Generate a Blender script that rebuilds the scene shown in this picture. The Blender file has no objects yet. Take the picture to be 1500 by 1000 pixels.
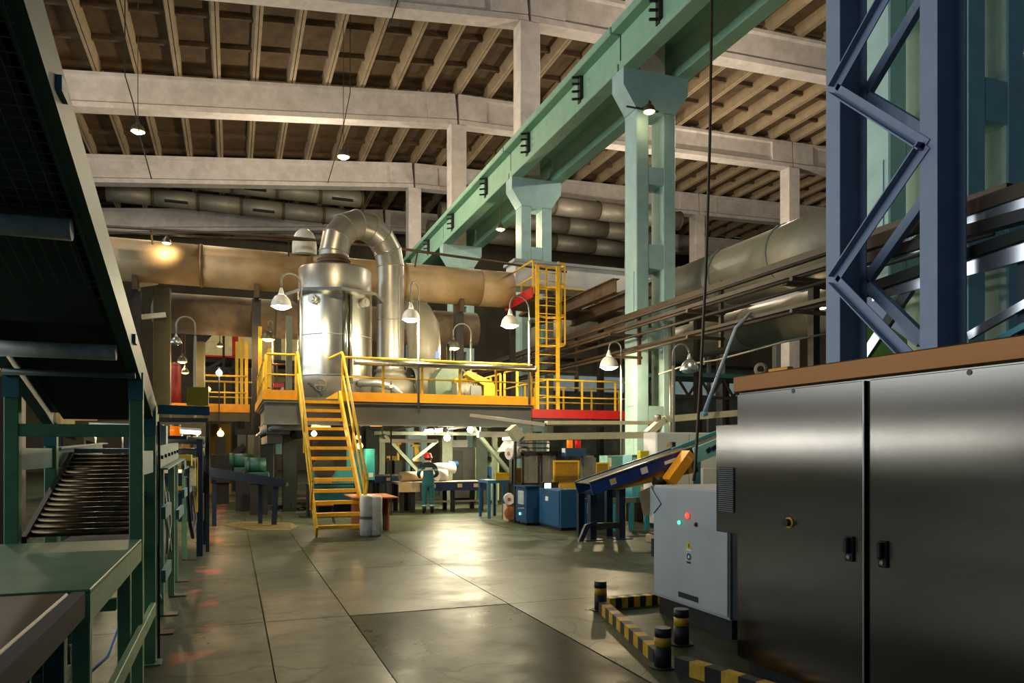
import bpy, math, random
from mathutils import Vector, Matrix
random.seed(7)
SC = bpy.context.scene
COL = SC.collection
# ------------------------------------------------------------------ camera, sky, big lights, exposure
F, HEYE, TH = 1100.0, 1.8, math.atan(410 / 1100)
cd = bpy.data.cameras.new('camera'); cam = bpy.data.objects.new('camera', cd); COL.objects.link(cam)
cd.sensor_width = 36; cd.lens = F * 36 / 1500; cd.shift_y = 160 / 1500
cd.clip_start = 0.05; cd.clip_end = 300
cam.location = (0, 0, HEYE); cam.rotation_euler = (math.pi / 2, 0, -TH)
SC.camera = cam
SC.view_settings.view_transform = 'Standard'; SC.view_settings.look = 'None'
SC.view_settings.exposure = 0.5; SC.view_settings.gamma = 1.0; SC.view_settings.use_curve_mapping = False
W = bpy.data.worlds.new('sky'); SC.world = W; W.use_nodes = True
W.node_tree.nodes['Background'].inputs[0].default_value = (0.26, 0.52, 0.80, 1)
W.node_tree.nodes['Background'].inputs[1].default_value = 0.09

def area_light(name, loc, rot, sx, sy, power, col):
    l = bpy.data.lights.new(name, 'AREA'); l.shape = 'RECTANGLE'; l.size = sx; l.size_y = sy; l.energy = power; l.color = col
    o = bpy.data.objects.new(name, l); COL.objects.link(o); o.location = loc; o.rotation_euler = rot
    return o
def point_light(name, loc, power, col, r=0.1):
    l = bpy.data.lights.new(name, 'POINT'); l.energy = power; l.color = col; l.shadow_soft_size = r
    o = bpy.data.objects.new(name, l); COL.objects.link(o); o.location = loc
    return o
def spot_light(name, loc, power, col, deg=150, r=0.12):
    l = bpy.data.lights.new(name, 'SPOT'); l.energy = power; l.color = col; l.shadow_soft_size = r; l.spot_size = math.radians(deg); l.spot_blend = 0.5
    o = bpy.data.objects.new(name, l); COL.objects.link(o); o.location = loc
    return o
# daylight through the glazed strip of the left-hand wall and from the open gate end behind the camera
area_light('window_daylight', (-27.6, 18, 10), (0, -math.pi / 2, 0), 9.0, 46, 3600, (0.80, 0.92, 1.0))
WARM = (1.0, 0.78, 0.46); SODIUM = (1.0, 0.62, 0.25); WHITE = (1.0, 0.88, 0.58)

# ------------------------------------------------------------------ helpers
def at(px, py, Y=None, X=None, Z=None, D=None):
    """World point seen at photo pixel (1500x1000 frame) on a plane of constant Y, X or Z."""
    a, b = (px - 750) / F, (660 - py) / F
    dx, dy, dz = math.sin(TH) + a * math.cos(TH), math.cos(TH) - a * math.sin(TH), b
    t = D if D is not None else Y / dy if Y is not None else X / dx if X is not None else (Z - HEYE) / dz
    return Vector((dx * t, dy * t, HEYE + dz * t))
def s2l(c): return tuple((x / 12.92 if x <= 0.04045 else ((x + 0.055) / 1.055) ** 2.4) for x in c)
def rgb(r, g, b): return s2l((r / 255, g / 255, b / 255))

MATS = {}
def mat(name, col, rough=0.6, metal=0.0, var=0.25, scale=3.0, bump=0.0, dirt=0.0, dirtcol=(0.02, 0.015, 0.01), aniso=0.0, stretch=None, emit=None, es=1.0, alpha=None, trans=0.0):
    if name in MATS: return MATS[name]
    m = bpy.data.materials.new(name); m.use_nodes = True; nt = m.node_tree; N = nt.nodes; L = nt.links
    b = N['Principled BSDF']; b.inputs['Roughness'].default_value = rough; b.inputs['Metallic'].default_value = metal
    b.inputs['Base Color'].default_value = (*col, 1)
    if emit is not None:
        b.inputs['Emission Color'].default_value = (*emit, 1); b.inputs['Emission Strength'].default_value = es
    if aniso:
        b.inputs['Anisotropic'].default_value = aniso; tg = N.new('ShaderNodeCombineXYZ'); tg.inputs[1].default_value = 1.0; L.new(tg.outputs[0], b.inputs['Tangent'])
    if trans: b.inputs['Transmission Weight'].default_value = trans
    if alpha is not None: b.inputs['Alpha'].default_value = alpha
    if var or bump or dirt:
        g = N.new('ShaderNodeNewGeometry'); v = g.outputs['Position']
        if stretch:
            mp = N.new('ShaderNodeVectorMath'); mp.operation = 'MULTIPLY'; mp.inputs[1].default_value = stretch; L.new(v, mp.inputs[0]); v = mp.outputs[0]
        n = N.new('ShaderNodeTexNoise'); n.inputs['Scale'].default_value = scale; n.inputs['Detail'].default_value = 6; n.inputs['Roughness'].default_value = 0.65
        L.new(v, n.inputs['Vector'])
        r = N.new('ShaderNodeValToRGB'); r.color_ramp.elements[0].position = 0.3; r.color_ramp.elements[1].position = 0.7
        r.color_ramp.elements[0].color = (*[c * (1 - var) for c in col], 1); r.color_ramp.elements[1].color = (*[min(1, c * (1 + var)) for c in col], 1)
        L.new(n.outputs[0], r.inputs[0]); out = r.outputs[0]
        if dirt:
            n2 = N.new('ShaderNodeTexNoise'); n2.inputs['Scale'].default_value = scale * 0.35; n2.inputs['Detail'].default_value = 8; n2.inputs['Roughness'].default_value = 0.7
            L.new(v, n2.inputs['Vector'])
            r2 = N.new('ShaderNodeValToRGB'); r2.color_ramp.elements[0].position = 0.45; r2.color_ramp.elements[1].position = 0.75
            r2.color_ramp.elements[0].color = (0, 0, 0, 1); r2.color_ramp.elements[1].color = (dirt, dirt, dirt, 1)
            L.new(n2.outputs[0], r2.inputs[0])
            mx = N.new('ShaderNodeMix'); mx.data_type = 'RGBA'; L.new(r2.outputs[0], mx.inputs[0]); L.new(out, mx.inputs[6]); mx.inputs[7].default_value = (*dirtcol, 1)
            out = mx.outputs[2]
        L.new(out, b.inputs['Base Color'])
        if bump:
            bp = N.new('ShaderNodeBump'); bp.inputs['Strength'].default_value = bump; bp.inputs['Distance'].default_value = 0.02
            L.new(n.outputs[0], bp.inputs['Height']); L.new(bp.outputs[0], b.inputs['Normal'])
    MATS[name] = m
    return m

class MB:
    def __init__(s): s.v, s.f, s.m, s.sm = [], [], [], []; s.mi = 0; s.smooth = False
    def add(s, vs, fs):
        b = len(s.v); s.v += [Vector(x) for x in vs]
        for f in fs: s.f.append([b + i for i in f]); s.m.append(s.mi); s.sm.append(s.smooth)
        return s
    def box(s, x0, x1, y0, y1, z0, z1):
        return s.add([(x, y, z) for z in (z0, z1) for y in (y0, y1) for x in (x0, x1)],
                     [(0, 2, 3, 1), (4, 5, 7, 6), (0, 1, 5, 4), (2, 6, 7, 3), (0, 4, 6, 2), (1, 3, 7, 5)])
    def frame(s, p, q, up=(0, 0, 1)):
        p, q = Vector(p), Vector(q); d = (q - p).normalized(); up = Vector(up)
        if abs(d.dot(up)) > 0.99: up = Vector((0, 1, 0)) if abs(d.y) < 0.9 else Vector((1, 0, 0))
        side = d.cross(up).normalized(); u = side.cross(d).normalized()
        return p, q, d, side, u
    def bar(s, p, q, w, h=None, up=(0, 0, 1)):
        h = h or w; p, q, d, a, u = s.frame(p, q, up); vs = []
        for c in (p, q): vs += [c - a * w / 2 - u * h / 2, c + a * w / 2 - u * h / 2, c + a * w / 2 + u * h / 2, c - a * w / 2 + u * h / 2]
        return s.add(vs, [(0, 1, 2, 3), (7, 6, 5, 4), (0, 4, 5, 1), (1, 5, 6, 2), (2, 6, 7, 3), (3, 7, 4, 0)])
    def prof(s, p, q, poly, up=(0, 0, 1)):
        """extrude a 2-d outline (side, up) from p to q"""
        p, q, d, a, u = s.frame(p, q, up); n = len(poly)
        vs = [c + a * x + u * y for c in (p, q) for x, y in poly]
        return s.add(vs, [list(range(n)), list(range(2 * n - 1, n - 1, -1))] + [(i, i + n, (i + 1) % n + n, (i + 1) % n) for i in range(n)])
    def ibeam(s, p, q, w, h, t=0.02, up=(0, 0, 1)):
        a, b, c = w / 2, h / 2, t / 2
        return s.prof(p, q, [(-a, -b), (a, -b), (a, -b + t), (c, -b + t), (c, b - t), (a, b - t), (a, b), (-a, b), (-a, b - t), (-c, b - t), (-c, -b + t), (-a, -b + t)], up)
    def chan(s, p, q, w, h, t=0.015, up=(0, 0, 1), flip=1):
        a, b = w * flip, h / 2; t2 = t * flip
        return s.prof(p, q, [(0, -b), (a, -b), (a, -b + t), (t2, -b + t), (t2, b - t), (a, b - t), (a, b), (0, b)], up)
    def angle(s, p, q, w, t=0.01, up=(0, 0, 1), flip=1):
        return s.prof(p, q, [(0, 0), (w * flip, 0), (w * flip, t), (t * flip, t), (t * flip, w), (0, w)], up)
    def cyl(s, p, q, r, n=12, r2=None, caps=True):
        r2 = r if r2 is None else r2; p, q, d, a, u = s.frame(p, q); sm = s.smooth; vs = []
        for c, rr in ((p, r), (q, r2)):
            vs += [c + a * rr * math.cos(2 * math.pi * i / n) + u * rr * math.sin(2 * math.pi * i / n) for i in range(n)]
        b = len(s.v); s.v += vs
        for i in range(n): s.f.append([b + i, b + i + n, b + (i + 1) % n + n, b + (i + 1) % n]); s.m.append(s.mi); s.sm.append(True)
        if caps:
            for f in (range(n), range(2 * n - 1, n - 1, -1)): s.f.append([b + i for i in f]); s.m.append(s.mi); s.sm.append(False)
        return s
    def tube(s, pts, r, n=8, caps=True, smooth=True, r2=None):
        pts = [Vector(p) for p in pts]; b = len(s.v); K = len(pts); pa = None
        for k, p in enumerate(pts):
            d = ((pts[min(k + 1, K - 1)] - p).normalized() + (p - pts[max(k - 1, 0)]).normalized()).normalized() if 0 < k < K - 1 else (pts[1] - pts[0] if k == 0 else pts[-1] - pts[-2]).normalized()
            if pa is None: pa = d.orthogonal().normalized()
            pa = (pa - d * pa.dot(d)).normalized(); pb = d.cross(pa)
            w = 1.0
            if 0 < k < K - 1:
                cs = d.dot((pts[k + 1] - p).normalized()); w = 1 / max(cs, 0.5)
            rr = r if r2 is None else r + (r2 - r) * k / (K - 1)
            tn = ((pts[k + 1] - p).normalized() - (p - pts[k - 1]).normalized()) if 0 < k < K - 1 else Vector((0, 0, 0))
            tn = tn.normalized() if tn.length > 1e-4 else None
            for i in range(n):
                o = pa * math.cos(2 * math.pi * i / n) + pb * math.sin(2 * math.pi * i / n)
                if tn is not None: o = o + tn * o.dot(tn) * (w - 1)
                s.v.append(p + o * rr)
        for k in range(K - 1):
            for i in range(n):
                s.f.append([b + k * n + i, b + k * n + (i + 1) % n, b + (k + 1) * n + (i + 1) % n, b + (k + 1) * n + i]); s.m.append(s.mi); s.sm.append(smooth)
        if caps:
            for f in (range(n - 1, -1, -1), range((K - 1) * n, K * n)): s.f.append([b + i for i in f]); s.m.append(s.mi); s.sm.append(False)
        return s
    def lathe(s, c, prof, n=24, smooth=True, ax=(0, 0, 1), capb=False, capt=False):
        c = Vector(c); ax = Vector(ax).normalized(); a = ax.orthogonal().normalized(); b2 = ax.cross(a); b = len(s.v)
        for r, z in prof:
            for i in range(n): s.v.append(c + ax * z + (a * math.cos(2 * math.pi * i / n) + b2 * math.sin(2 * math.pi * i / n)) * r)
        for k in range(len(prof) - 1):
            for i in range(n):
                s.f.append([b + k * n + i, b + k * n + (i + 1) % n, b + (k + 1) * n + (i + 1) % n, b + (k + 1) * n + i]); s.m.append(s.mi); s.sm.append(smooth)
        if capb: s.f.append([b + i for i in range(n - 1, -1, -1)]); s.m.append(s.mi); s.sm.append(False)
        if capt: s.f.append([b + (len(prof) - 1) * n + i for i in range(n)]); s.m.append(s.mi); s.sm.append(False)
        return s
    def poly(s, pts, nrm, t):
        """flat outline given as 3-d points, thickened by t along nrm"""
        n = len(pts); nv = Vector(nrm).normalized() * t; vs = [Vector(p) for p in pts] + [Vector(p) + nv for p in pts]
        return s.add(vs, [list(range(n - 1, -1, -1)), list(range(n, 2 * n))] + [(i, (i + 1) % n, (i + 1) % n + n, i + n) for i in range(n)])
    def build(s, name, mats, parent=None, bevel=0.0, kind=None, label=None):
        me = bpy.data.meshes.new(name); o = bpy.data.objects.new(name, me); COL.objects.link(o); off = Vector((0, 0, 0))
        if parent is not None:
            o.parent = parent; r = parent
            while r is not None: off += r.location; r = r.parent
        me.from_pydata([v - off for v in s.v], [], s.f)
        for mm in (mats if isinstance(mats, (list, tuple)) else [mats]): me.materials.append(mm)
        me.polygons.foreach_set('material_index', s.m); me.polygons.foreach_set('use_smooth', s.sm); me.update()
        import bmesh
        bm = bmesh.new(); bm.from_mesh(me)
        bmesh.ops.recalc_face_normals(bm, faces=bm.faces[:])
        if bevel:
            bmesh.ops.bevel(bm, geom=[e for e in bm.edges if e.is_manifold and e.calc_face_angle(0) > 0.6], offset=bevel, segments=1, affect='EDGES', clamp_overlap=True)
        bm.to_mesh(me); bm.free()
        if kind: o['kind'] = kind
        if label: o['label'] = label
        return o

def B(x0, x1, y0, y1, z0, z1): return MB().box(x0, x1, y0, y1, z0, z1)
def bx(name, m, par, x0, x1, y0, y1, z0, z1, bevel=0.0, **k): return B(x0, x1, y0, y1, z0, z1).build(name, m, par, bevel, **k)
def br(name, m, par, p, q, w, h=None, up=(0, 0, 1), **k): return MB().bar(p, q, w, h, up).build(name, m, par, **k)
def tb(name, m, par, pts, r, n=8, **k): return MB().tube(pts, r, n).build(name, m, par, **k)
def cy(name, m, par, p, q, r, n=14, r2=None, **k): return MB().cyl(p, q, r, n, r2).build(name, m, par, **k)
def tag(o, label, cat, group=None, kind=None):
    o['label'] = label; o['category'] = cat
    if group: o['group'] = group
    if kind: o['kind'] = kind
    return o
def thing(name, label, cat, loc=(0, 0, 0), group=None, kind=None):
    o = bpy.data.objects.new(name, None); COL.objects.link(o); o.location = loc; o.empty_display_size = 0.1
    return tag(o, label, cat, group, kind)
def struct(name, kindless=False):
    o = bpy.data.objects.new(name, None); COL.objects.link(o); o['kind'] = 'structure'; return o
def rep(o, d, parent=None):
    c = o.copy(); COL.objects.link(c); c.location = o.location + Vector(d)
    if parent is not None: c.parent = parent
    return c
def dup(root, loc, label=None, rotz=0.0, group=None):
    r = root.copy(); COL.objects.link(r); r.location = loc; r.rotation_euler = (0, 0, rotz)
    if label: r['label'] = label
    if group: r['group'] = group
    for ch in list(root.children):
        c = ch.copy(); COL.objects.link(c); c.parent = r
        for g in ch.children:
            d = g.copy(); COL.objects.link(d); d.parent = c
    return r
def arc(c, r, a0, a1, u, v, n=8):
    c, u, v = Vector(c), Vector(u), Vector(v)
    return [c + u * r * math.cos(a0 + (a1 - a0) * i / n) + v * r * math.sin(a0 + (a1 - a0) * i / n) for i in range(n + 1)]

# ------------------------------------------------------------------ materials
M_CONC = mat('whitewashed_concrete', rgb(214, 204, 196), 0.8, var=0.12, scale=2.0, dirt=0.35, dirtcol=rgb(120, 100, 78), bump=0.1)
M_SOFFIT = mat('stained_roof_slab', rgb(88, 69, 44), 0.9, var=0.3, scale=2.2, dirt=0.7, dirtcol=rgb(52, 40, 28))
M_RIB = mat('roof_rib_concrete', rgb(158, 138, 108), 0.85, var=0.15, scale=2.0, dirt=0.45, dirtcol=rgb(100, 82, 60))
M_COLG = mat('pale_green_paint_concrete', rgb(160, 194, 192), 0.62, var=0.10, scale=2.5, dirt=0.3, dirtcol=rgb(120, 140, 130), bump=0.06)
M_GIRD = mat('sea_green_paint', rgb(138, 180, 156), 0.6, var=0.10, scale=2.0, dirt=0.3, dirtcol=rgb(96, 130, 110), bump=0.05)
M_STEELD = mat('dark_steel', rgb(46, 44, 42), 0.55, metal=0.3, var=0.3)
M_GREEN = mat('machine_green_paint', rgb(106, 146, 102), 0.5, var=0.18, scale=4, dirt=0.35, dirtcol=rgb(40, 60, 50), bump=0.05)
M_DGREEN = mat('dark_green_paint', rgb(36, 76, 64), 0.5, var=0.2, scale=4)
M_LBLUE = mat('light_blue_green_paint', rgb(84, 136, 144), 0.5, var=0.15, scale=4, dirt=0.25, dirtcol=rgb(60, 80, 80))
M_BLACK = mat('black_rubber', rgb(16, 17, 16), 0.7, var=0.3, scale=6)
M_YEL = mat('safety_yellow_paint', rgb(226, 178, 36), 0.5, var=0.15, scale=5, dirt=0.3, dirtcol=rgb(120, 80, 16))
M_ORA = mat('orange_kick_paint', rgb(232, 154, 24), 0.5, var=0.12, scale=4, dirt=0.3, dirtcol=rgb(140, 80, 16))
M_RED = mat('red_paint', rgb(176, 26, 28), 0.5, var=0.15, scale=4)
M_GREY = mat('grey_steel_paint', rgb(112, 114, 110), 0.5, var=0.12, scale=2, dirt=0.2, dirtcol=rgb(70, 70, 60))
M_SS = mat('polished_stainless', rgb(172, 170, 158), 0.27, metal=1.0, var=0.08, scale=3, bump=0.03)
M_GALV = mat('galvanised_sheet', rgb(152, 148, 140), 0.36, metal=0.75, var=0.14, scale=3, bump=0.06)
M_DUCT = mat('dull_duct_sheet', rgb(132, 126, 110), 0.5, metal=0.3, var=0.15, scale=2)
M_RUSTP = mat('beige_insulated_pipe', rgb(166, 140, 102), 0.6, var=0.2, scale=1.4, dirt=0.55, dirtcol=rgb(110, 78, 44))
M_BROWN = mat('rusty_brown_steel', rgb(78, 60, 40), 0.6, var=0.3, scale=4, metal=0.2)
M_BLUE = mat('navy_machine_paint', rgb(28, 66, 104), 0.4, var=0.15, scale=3)
M_DBLUE = mat('dark_navy_paint', rgb(18, 32, 52), 0.45, var=0.2, scale=3)
M_TEAL = mat('teal_cabinet_paint', rgb(58, 146, 156), 0.45, var=0.12, scale=3)
M_WHITE = mat('white_enamel', rgb(214, 212, 206), 0.4, var=0.06, scale=3)
M_LGREY = mat('light_grey_enamel', rgb(168, 172, 172), 0.45, var=0.06, scale=3)
M_SLATE = mat('blue_grey_steel_paint', rgb(118, 132, 156), 0.5, var=0.10, scale=3, dirt=0.15, dirtcol=rgb(70, 80, 96))
M_WOOD = mat('desk_laminate', rgb(168, 96, 44), 0.45, var=0.2, scale=5, stretch=(1, 1, 8))
M_PLAS = mat('pale_film_wrap', rgb(214, 214, 206), 0.35, var=0.15, scale=8, bump=0.3)
M_KRAFT = mat('kraft_roll', rgb(196, 168, 128), 0.6, var=0.15, scale=6)
# ------------------------------------------------------------------ setting: floor, walls, ceiling
def floor_mat(name, base, rough0, rough1, dark, spec=0.36):
    m = bpy.data.materials.new(name); m.use_nodes = True; N = m.node_tree.nodes; L = m.node_tree.links; b = N['Principled BSDF']; b.inputs['Specular IOR Level'].default_value = spec
    g = N.new('ShaderNodeNewGeometry')
    def noise(sc, det=8, ro=0.65):
        n = N.new('ShaderNodeTexNoise'); n.inputs['Scale'].default_value = sc; n.inputs['Detail'].default_value = det; n.inputs['Roughness'].default_value = ro
        L.new(g.outputs['Position'], n.inputs['Vector']); return n.outputs[0]
    def ramp(x, p0, c0, p1, c1):
        r = N.new('ShaderNodeValToRGB'); e = r.color_ramp.elements; e[0].position = p0; e[1].position = p1; e[0].color = (*c0, 1); e[1].color = (*c1, 1); L.new(x, r.inputs[0]); return r.outputs[0]
    def mix(f, a, c, t='MIX'):
        x = N.new('ShaderNodeMix'); x.data_type = 'RGBA'; x.blend_type = t; L.new(f, x.inputs[0]); L.new(a, x.inputs[6])
        if isinstance(c, tuple): x.inputs[7].default_value = (*c, 1)
        else: L.new(c, x.inputs[7])
        return x.outputs[2]
    big, mid, fine = noise(0.45), noise(2.2), noise(14)
    c = ramp(big, 0.3, tuple(x * 0.62 for x in base), 0.7, tuple(x * 1.25 for x in base))
    c = mix(ramp(mid, 0.52, (0, 0, 0), 0.72, (0.6, 0.6, 0.6)), c, tuple(x * dark for x in base))
    c = mix(ramp(fine, 0.60, (0, 0, 0), 0.78, (0.4, 0.4, 0.4)), c, tuple(x * 0.5 for x in base))
    # hairline cracks
    vv = N.new('ShaderNodeTexVoronoi'); vv.feature = 'DISTANCE_TO_EDGE'; vv.inputs['Scale'].default_value = 0.55
    nz = N.new('ShaderNodeTexNoise'); nz.inputs['Scale'].default_value = 1.6; nz.inputs['Detail'].default_value = 6; L.new(g.outputs['Position'], nz.inputs['Vector'])
    ad = N.new('ShaderNodeVectorMath'); ad.operation = 'MULTIPLY_ADD'; ad.inputs[1].default_value = (0.9, 0.9, 0.0); L.new(nz.outputs[1], ad.inputs[0]); L.new(g.outputs['Position'], ad.inputs[2]); L.new(ad.outputs[0], vv.inputs['Vector'])
    c = mix(ramp(vv.outputs[0], 0.004, (0.7, 0.7, 0.7), 0.012, (0, 0, 0)), c, tuple(x * 0.25 for x in base))
    # worn remains of a red walkway line beside the left-hand machines
    sx = N.new('ShaderNodeSeparateXYZ'); L.new(g.outputs['Position'], sx.inputs[0])
    dx = N.new('ShaderNodeMath'); dx.operation = 'ADD'; dx.inputs[1].default_value = 0.33; L.new(sx.outputs[0], dx.inputs[0])
    ab = N.new('ShaderNodeMath'); ab.operation = 'ABSOLUTE'; L.new(dx.outputs[0], ab.inputs[0])
    ln = N.new('ShaderNodeMapRange'); ln.inputs[1].default_value = 0.22; ln.inputs[2].default_value = 0.12; L.new(ab.outputs[0], ln.inputs[0])
    wr = ramp(noise(1.3, 6), 0.5, (0, 0, 0), 0.62, (0.75, 0.75, 0.75))
    ml = N.new('ShaderNodeMath'); ml.operation = 'MULTIPLY'; L.new(ln.outputs[0], ml.inputs[0]); L.new(wr, ml.inputs[1])
    c = mix(ml.outputs[0], c, rgb(190, 96, 84))
    L.new(c, b.inputs['Base Color'])
    rr = N.new('ShaderNodeMapRange'); rr.inputs[1].default_value = 0.3; rr.inputs[2].default_value = 0.7; rr.inputs[3].default_value = rough0; rr.inputs[4].default_value = rough1
    L.new(noise(1.1), rr.inputs[0]); L.new(rr.outputs[0], b.inputs['Roughness'])
    bp = N.new('ShaderNodeBump'); bp.inputs['Strength'].default_value = 0.16; bp.inputs['Distance'].default_value = 0.02; L.new(mid, bp.inputs['Height']); L.new(bp.outputs[0], b.inputs['Normal'])
    return m
M_FLOOR = floor_mat('worn_concrete_floor', rgb(72, 78, 60), 0.26, 0.52, 0.4, 0.10)
M_FLOORD = floor_mat('oil_dark_concrete', rgb(42, 46, 33), 0.22, 0.42, 0.6, 0.015)
fl = B(-28, 60, -8, 76, -0.4, -0.02).build('floor', mat('floor_joint_dirt', rgb(44, 42, 32), 0.9)); fl['kind'] = 'structure'
xs = [-28, -19, -10, -5.2, 0.32, 1.2, 3.05, 6.0, 10.5, 15, 20, 26, 38, 60]; ys = [-8, 1.5, 4.9, 8.3, 11.6, 15.2, 19.5, 24, 30, 38, 50, 76]
for i in range(len(xs) - 1):
    for j in range(len(ys) - 1):
        dk = (xs[i] == 1.2 and ys[j + 1] <= 8.3)
        g_ = 0.004 + 0.004 * random.random()
        MB().box(xs[i] + g_, xs[i + 1] - g_, ys[j] + g_, ys[j + 1] - g_, -0.02, 0.0 if not dk else -0.004).build('floor_slab', M_FLOORD if dk else M_FLOOR, fl)
M_WALLD = mat('dark_hall_wall', rgb(84, 76, 60), 0.9, var=0.25, scale=0.4, dirt=0.5, dirtcol=rgb(40, 36, 28))
M_WALLL = mat('pale_hall_wall', rgb(84, 78, 62), 0.9, var=0.15, scale=0.6)
bx('wall_back', M_WALLD, None, -28, 60, 74, 74.6, 0, 27, kind='structure')
bx('wall_right', M_WALLL, None, 58, 58.6, -8, 74, 0, 27, kind='structure')
wl = MB().box(-28.6, -28, -8, 74, 0, 5).box(-28.6, -28, -8, 74, 15, 27).box(-28.6, -28, 44, 74, 5, 15).box(-28.6, -28, -8, -4, 5, 15).build('wall_left', M_WALLL, None, kind='structure')
wn = struct('window_1')
fm = MB()
for k in range(17): fm.box(-28.4, -28.2, -4 + 3 * k - 0.06, -4 + 3 * k + 0.06, 5, 15)
for z in (5.06, 8.3, 11.6, 14.94): fm.box(-28.4, -28.2, -4, 44, z - 0.06, z + 0.06)
fm.build('window_frame', M_GREY, wn)
bx('window_pane', mat('daylit_glazing', rgb(200, 215, 225), 0.2, var=0, emit=(0.80, 0.92, 1.0), es=0.6), wn, -28.34, -28.3, -4, 44, 5, 15)

# roof: ribbed slabs, beams, posts (12 m column grid; hall frame and pipe rack coordinates scaled up about the camera)
XR = 13.24
def zb(x): return 22.16 + (x - XR) * (0.106 if x < XR else 0.028)
BH = 1.9
ROWS = [21.1, 33.1, 45.1, 57.1, 69.1]
ce = struct('ceiling')
bx('roof_deck', M_SOFFIT, ce, -28, 58, -8, 74.6, 27.6, 27.9)
pm = MB(); L6 = 12.0
pm.mi = 0; pm.box(-1, 1, 0, L6, 0.60, 0.72)
pm.mi = 1
for sgn in (-1, 1): pm.add([(sgn * 1.0, 0, 0), (sgn * 0.85, 0, 0), (sgn * 0.78, 0, 0.60), (sgn * 1.0, 0, 0.60), (sgn * 1.0, L6, 0), (sgn * 0.85, L6, 0), (sgn * 0.78, L6, 0.60), (sgn * 1.0, L6, 0.60)],
                           [(0, 1, 2, 3), (7, 6, 5, 4), (0, 4, 5, 1), (1, 5, 6, 2), (2, 6, 7, 3), (3, 7, 4, 0)])
pm.mi = 0
for k in (0.12, 3.0, 6.0, 9.0, 11.88): pm.box(-0.8, 0.8, k - 0.1, k + 0.1, 0.36, 0.60)
p0 = pm.build('roof_slab', [M_SOFFIT, M_RIB], ce)
first = True
for r, Y in enumerate(ROWS):
    Y -= 12
    for x in [XR - 1.0 - 2 * k for k in range(15)] + [XR + 1.0 + 2 * k for k in range(22)]:
        if r == 0 and x < XR - 2: continue
        o = p0 if first else p0.copy()
        if not first: COL.objects.link(o)
        first = False
        o.location = (x, Y + 0.4, zb(x) + BH + 0.02); o.rotation_euler = (0, -math.atan(0.106 if x < XR else 0.028), 0); o.scale = (0.985, 1, 1)
def roof_beam(x0, x1, Y, label):
    t = thing('roof_beam', label, 'roof beam', (x0, Y, zb(x0)), 'whitewashed concrete roof beams', 'structure')
    p, q = Vector((x0, Y + 0.4, zb(x0 + 0.001 if x0 >= XR else x0))), Vector((x1, Y + 0.4, zb(x1 if x1 > XR else x1 - 0.001)))
    up = Vector((0, 0, 1))
    MB().prof(p + up * 0.4, q + up * 0.4, [(-0.24, -0.04), (0.24, -0.04), (0.24, 1.24), (0.4, 1.32), (0.4, 1.5), (-0.4, 1.5), (-0.4, 1.32), (-0.24, 1.24)]).build('beam_web', M_CONC, t)
    MB().prof(p, q, [(-0.44, 0), (0.44, 0), (0.44, 0.28), (0.26, 0.4), (-0.26, 0.4), (-0.44, 0.28)]).build('bottom_flange', M_CONC, t)
    d = (q - p).normalized()
    for a, b in ((p, p + d * 1.8), (q - d * 1.8, q)): MB().prof(a + up * 0.2, b + up * 0.2, [(-0.42, 0.16), (0.42, 0.16), (0.42, 1.52), (-0.42, 1.52)]).build('end_block', M_CONC, t)
    return t
ordn = ['nearest', 'second', 'third', 'fourth', 'farthest']
for r, Y in enumerate(ROWS):
    if r: roof_beam(-27.9, XR - 0.06, Y, f'long white concrete roof beam over the tank bay, {ordn[r]} of its row')
    roof_beam(XR + 0.06, 39.1, Y, f'white concrete roof beam right of the crane columns, {ordn[r]} of its row')
    roof_beam(39.24, 57.8, Y, f'white concrete roof beam above the far right bay, {ordn[r]} of its row')
roof_beam(-27.9, XR - 0.06, ROWS[0] + 12 * 0, 'white concrete roof beam of the tank bay above the top of the picture') if False else None
for r, Y in enumerate(ROWS):
    o = bx('roof_post', M_CONC, None, XR - 0.5, XR + 0.5, Y - 0.1 + (1.0 if r == 0 else 0), Y + 0.9 + (1.0 if r == 0 else 0), 14.5, zb(XR) - 0.02, 0.03)
    tag(o, f'white concrete post under the roof beam joint above the crane girder, {ordn[r]} of its row', 'post', 'white roof posts on the crane columns', 'structure')
    o = bx('hall_column', M_CONC, None, 38.7, 39.7, Y - 0.1, Y + 0.9, 0, zb(39.2) - 0.02, 0.03)
    tag(o, f'tall white concrete column of the right bay, {ordn[r]} of its row', 'column', 'white columns of the right bay', 'structure')

# crane columns (two branches joined by struts, corbel on top)
CX0, CW = 12.6, 1.52
def crane_column(Y, label, d=0.80):
    t = thing('crane_column', label, 'column', (CX0, Y, 0), 'pale green twin-branch crane columns', 'structure')
    x0, x1 = CX0, CX0 + CW
    for a in (x0, x1 - 0.48): bx('column_branch', M_COLG, t, a, a + 0.48, Y, Y + d, 0, 13.2, 0.03)
    for z0, z1 in ((0, 1.2), (2.7, 3.3), (5.26, 5.92), (7.92, 8.72), (10.74, 11.32), (13.1, 13.2)):
        bx('strut', M_COLG, t, x0 + 0.48, x1 - 0.48, Y + 0.006, Y + d - 0.006, z0, z1)
    for z0, z1 in ((6.1, 7.8), (0.95, 2.4), (3.3, 5.1)):
        bx('side_panel', M_COLG, t, x0 - 0.024, x0, Y + 0.14, Y + d - 0.14, z0, z1)
    MB().prof((x0, Y, 0), (x0, Y + d, 0), [(-0.48, 14.5), (-0.48, 13.92), (0, 13.2), (CW, 13.2), (CW + 0.48, 13.92), (CW + 0.48, 14.5)]).build('corbel', M_COLG, t)
    return t
CROWS = [9.96, 11.7, 21.96, 32.52, 44.6, 56.6]
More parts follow.
